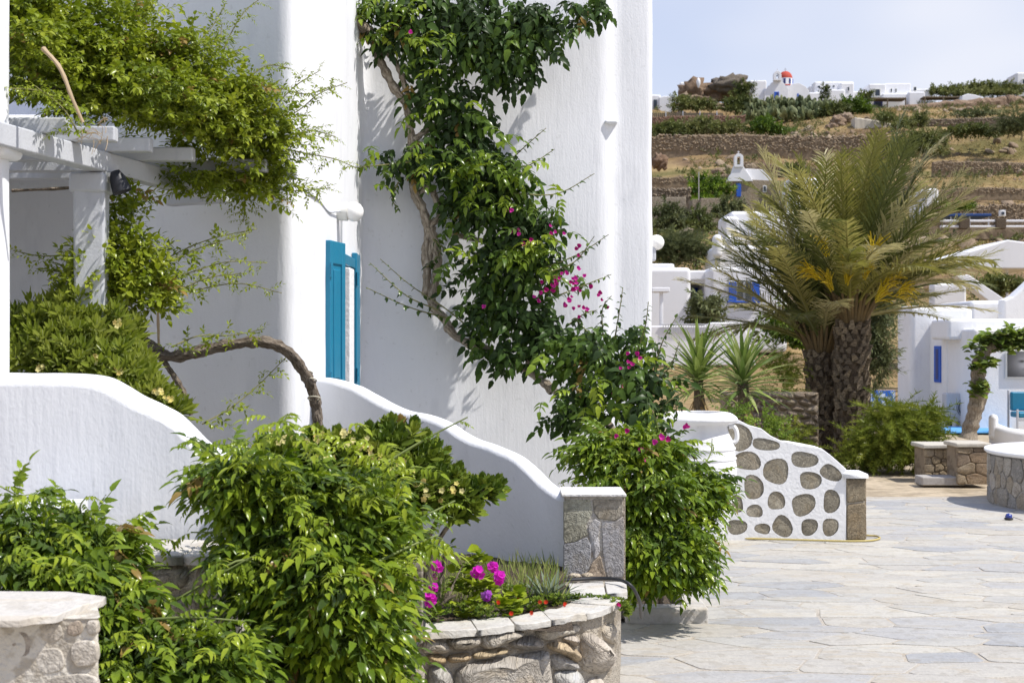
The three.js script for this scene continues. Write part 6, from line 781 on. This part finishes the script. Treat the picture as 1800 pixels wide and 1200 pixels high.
{
  const d = 340, c = thing('church', 'white church with a red dome and blue door on top of the hill', 'church');
  part(c, 'facade', prism([[1345, 182], [1345, 158], [1349, 155], [1351, 151], [1354, 150], [1356, 146], [1360, 144], [1362, 141], [1374, 141], [1376, 145], [1379, 147], [1381, 151], [1384, 153], [1386, 157], [1386, 182]], d, 1.2), M.farWhite);
  part(c, 'nave', prism([[1384, 182], [1384, 154], [1392, 148], [1405, 146], [1416, 152], [1422, 158], [1422, 182]], d + 1.6, 6), M.farWhite); part(c, 'annex', prism([[1320, 188], [1326, 160], [1330, 158], [1347, 156], [1347, 184]], d + 1, 4), M.farWhite); part(c, 'forecourt_wall', prism([[1308, 192], [1312, 174], [1318, 168], [1326, 168], [1326, 192]], d - 2, .6), M.farWhite);
  const k = d / F, dr = part(c, 'drum', new THREE.CylinderGeometry(12.5 * k, 13 * k, 18 * k, 28).translate(X(1386.5, d), Y(142, d), -d - 4), M.farWhite); for (let i = 0; i < 8; i++) { const a = i * .785 + .3; part(dr, 'window', moved(rbox(.5, 1.3, .25, .05), 0, 0, 0).rotateY(Math.PI / 2 - a).translate(X(1386.5, d) + Math.cos(a) * 12.8 * k, Y(139, d), -d - 4 + Math.sin(a) * 12.8 * k), i % 3 ? M.navy : M.blue); } part(dr, 'band', new THREE.TorusGeometry(12.6 * k, .18, 6, 32).rotateX(Math.PI / 2).translate(X(1386.5, d), Y(146, d), -d - 4), M.red); part(dr, 'roof_skirt', new THREE.CylinderGeometry(10 * k, 13.5 * k, 6 * k, 24).translate(X(1386.5, d), Y(150, d), -d - 4), std(C(.62, .36, .32)));
  const dm = part(c, 'dome', new THREE.SphereGeometry(12.6 * k, 32, 16, 0, 6.283, 0, Math.PI / 2).scale(1, 1.08, 1).translate(X(1386.5, d), Y(133, d), -d - 4), M.red); part(dm, 'cross', merge([moved(rbox(.12, 1, .12, .02), 0, 0, 0), moved(rbox(.6, .12, .12, .02), 0, .15, 0)]).translate(X(1386.5, d), Y(117, d), -d - 4), M.metal);
  const door = part(c, 'door', moved(rbox(8.5 * k, 12.5 * k, .3, .05), X(1365.5, d), Y(167.5, d), -d + .05), M.blue); part(door, 'door_leaf', moved(rbox(3 * k, 11 * k, .3, .05), X(1367.2, d), Y(168, d), -d + .12), M.navy); win(c, 1402, 1404.5, 164, 174, d + 1.5, M.blue); belfry(c, 1366, 126, 13, 16, d);
  for (const [a, b] of [[1322, 168], [1316, 172]]) part(c, 'gate_post', new THREE.CapsuleGeometry(.35, 1.2, 4, 10).translate(X(a, d - 3), Y(b, d - 3), -d + 3), M.farWhite);
}
{
  const d = 180, c = thing('chapel', 'small stone chapel with a white stepped gable and bell arch', 'chapel'), st = std(C(.37, .315, .24), { map: T.rockCol, bumpMap: again(T.grain, 1.2), bumpScale: .1 });
  part(c, 'stone_wall', moved(rbox(X(1321, d) - X(1290, d), 6, .5, .05), X(1305.5, d), Y(317, d) - 3, -d - .2), st); part(c, 'side_wall', prism([[1321, 316], [1374, 318], [1374, 400], [1321, 400]], d + .4, 5, .02), std(C(.37, .315, .24), { map: T.rockCol, bumpMap: again(T.grain, 1.2), bumpScale: .1 }));
  part(c, 'gable', prism([[1279, 318], [1282, 311], [1287, 305], [1289, 298], [1291, 292], [1306, 292], [1310, 298], [1315, 305], [1319, 311], [1323, 318]], d - .3, .9, .06), M.farWhite); part(c, 'roof', prism([[1312, 318], [1312, 297], [1345, 299], [1358, 318]], d + .6, 4.5, .06), M.farWhite); belfry(c, 1298, 271, 15, 23, d);
  const dr = part(c, 'door', moved(rbox(8 * d / F, 24 * d / F, .3, .03), X(1298.5, d), Y(334, d), -d + .12), M.blue); win(c, 1341.5, 1348, 326, 338, d + .25, M.farWhite, M.glassDark);
  const h = thing('stone_hut', 'square roofless stone hut left of the chapel', 'hut'); blk(h, 'wall', 1232, 1268, 348, 400, 146, 4, .05, std(C(.36, .31, .24), { map: T.rockCol, bumpMap: again(T.grain, 1.2), bumpScale: .1 })); blk(h, 'wall', 1217, 1232, 350, 400, 147, 4, .05, std(C(.36, .31, .24), { map: T.rockCol, bumpMap: again(T.grain, 1.2), bumpScale: .1 }));
  const g = thing('stone_wall', 'broad grey stone wall behind the bush beside the white building', 'wall'); blk(g, 'wall', 1130, 1206, 346, 400, 150, 3, .1, std(C(.36, .315, .25), { map: T.rockCol, bumpMap: again(T.grain, 1.2), bumpScale: .1 }));
  const p = thing('utility_pole', 'thin grey pole beside the green tree left of the chapel', 'pole'); blk(p, 'pole', 1228, 1229.6, 302, 365, 160, .15, .04, std(C(.42, .4, .36)));
  const q = thing('fence', 'grey slatted fence under the outcrop at the left of the hill', 'fence'); for (let x = 1132; x < 1272; x += 3.5) blk(q, 'slat', x, x + 2.6, 198, 212, 290, .3, .05, M.scale); for (let x = 1140; x < 1275; x += 30) blk(q, 'post', x, x + 1.5, 195, 214, 289.6, .3, .05, M.whitePaint);
  const rr = thing('railing', 'white rails between brown posts at the right, above the awning', 'railing'); for (const y of [386, 396]) blk(rr, 'rail', 1655, 1840, y, y + 4, 94, .3, .05); for (const x of [1688, 1752, 1820]) blk(rr, 'post', x, x + 18, 384, 402, 93.8, .6, .05, M.palmWood); 
  const bl = thing('blue_roof', 'long dark blue flat roof above the white rails', 'roof'); blk(bl, 'sheet', 1668, 1744, 375, 380, 100, 3, .05, std(C(.02, .06, .2))); for (const x of [1672, 1705, 1738]) blk(bl, 'post', x, x + 2, 380, 400, 100.2, .2, .03, M.whitePaint);
  const sn = thing('white_box', 'small white box with a dark square on the slope at the right', 'box'); blk(sn, 'case', 1759, 1769, 369, 380, 110, .4, .05); blk(sn, 'hatch', 1762, 1766.5, 372, 377, 109.9, .2, .02, M.glassDark);
}
{ // ridge houses
  const a = thing('ridge_house', 'white cubic house complex right behind the church', 'house'), d = 365;
  blk(a, 'wall', 1432, 1502, 143, 200, d, 8, .4); blk(a, 'wall', 1424, 1446, 150, 200, d + 2, 8, .4); blk(a, 'wall', 1478, 1502, 145, 200, d - 2, 6, .4); blk(a, 'wall', 1446, 1486, 157, 200, d - 4, 6, .4); blk(a, 'wall', 1500, 1524, 160, 190, d, 6, .4); blk(a, 'wall', 1422, 1446, 162, 190, d - 5, 5, .4); for (const [x0, x1, y0, y1] of [[1437, 1443, 150, 155], [1464, 1468, 149, 154], [1455, 1459, 164, 172], [1490, 1494, 152, 160]]) win(a, x0, x1, y0, y1, x0 < 1450 || x0 == 1464 ? d - .1 : x0 == 1455 ? d - 4.1 : d - 2.1, M.farWhite, M.glassDark);
  const b = thing('ridge_house', 'white two-storey house with a dark pergola on the ridge, middle of the skyline', 'house');
  blk(b, 'wall', 1528, 1558, 147, 205, d, 8, .35); blk(b, 'wall', 1556, 1602, 146, 205, d + 2, 8, .35); blk(b, 'wall', 1552, 1600, 164, 205, d - 2, 8, .35); blk(b, 'wall', 1598, 1627, 161, 205, d - 3, 8, .35); blk(b, 'wall', 1604, 1640, 156, 200, d + 4, 6, .3); for (const [x0, x1, y0, y1, e] of [[1537, 1549, 155, 170, 0], [1566, 1569, 155, 163, 2], [1574, 1577, 155, 163, 2], [1606, 1612, 152, 160, 4]]) win(b, x0, x1, y0, y1, d + e - .1, M.lampBase, M.glassDark);
  blk(b, 'pergola_roof', 1527, 1594, 171, 174, d - 7, 4, .1, M.scale); for (const x of [1528, 1560, 1592]) blk(b, 'post', x, x + 2, 174, 196, d - 7, .4, .1, M.scale); blk(b, 'back_wall', 1528, 1594, 174, 196, d - 2.6, .4, .1); win(b, 1537, 1552, 178, 188, d - 2.7, M.navy, M.glassDark); blk(b, 'pergola_roof', 1624, 1692, 169, 171.5, d - 6, 4, .1, M.scale); for (const x of [1626, 1658, 1690]) blk(b, 'post', x, x + 2, 171, 186, d - 6, .4, .1, M.scale);
  const c = thing('ridge_house', 'small white rounded building at the right end of the pergola on the ridge', 'house'); part(c, 'wall', prism([[1690, 186], [1693, 169], [1702, 166], [1716, 168], [1728, 172], [1732, 176], [1726, 182], [1718, 186]], d - 8, 5, .2), M.farWhite);
  const e = thing('ridge_house', 'white house corner at the far right of the skyline', 'house'); blk(e, 'wall', 1788, 1840, 127, 170, d + 10, 8, .4); win(e, 1797, 1806, 138, 148, d + 9.9, M.lampBase, M.glassDark);
  const f = thing('ridge_house', 'white house with an arch beside the corner of the tall building', 'house'); blk(f, 'wall', 1120, 1162, 166, 215, 335, 6, .4); part(f, 'wall', prism([[1160, 215], [1160, 172], [1168, 170], [1190, 172], [1194, 180], [1180, 186], [1180, 215]], 334, 4, .2), M.farWhite); win(f, 1149, 1155, 175, 190, 334.9, M.glassDark);
  const g = thing('ridge_house', 'white wall behind the boulders of the outcrop', 'house'); blk(g, 'wall', 1196, 1232, 144, 180, 345, 5, .3); blk(g, 'wall', 1318, 1348, 141, 165, 362, 5, .3);
  const fi = solo('finial', new THREE.LatheGeometry([[0, 1.3], [.25, 1.1], [.5, .5], [.45, -.2], [.2, -1], [0, -1.2]].map(([x, y]) => new THREE.Vector2(x, y)), 14), M.farWhite, 'small white pointed shape standing on the big brown boulder', 'finial'); fi.position.copy(P(1228, 146, 326));
}
renderer.render(scene, camera);
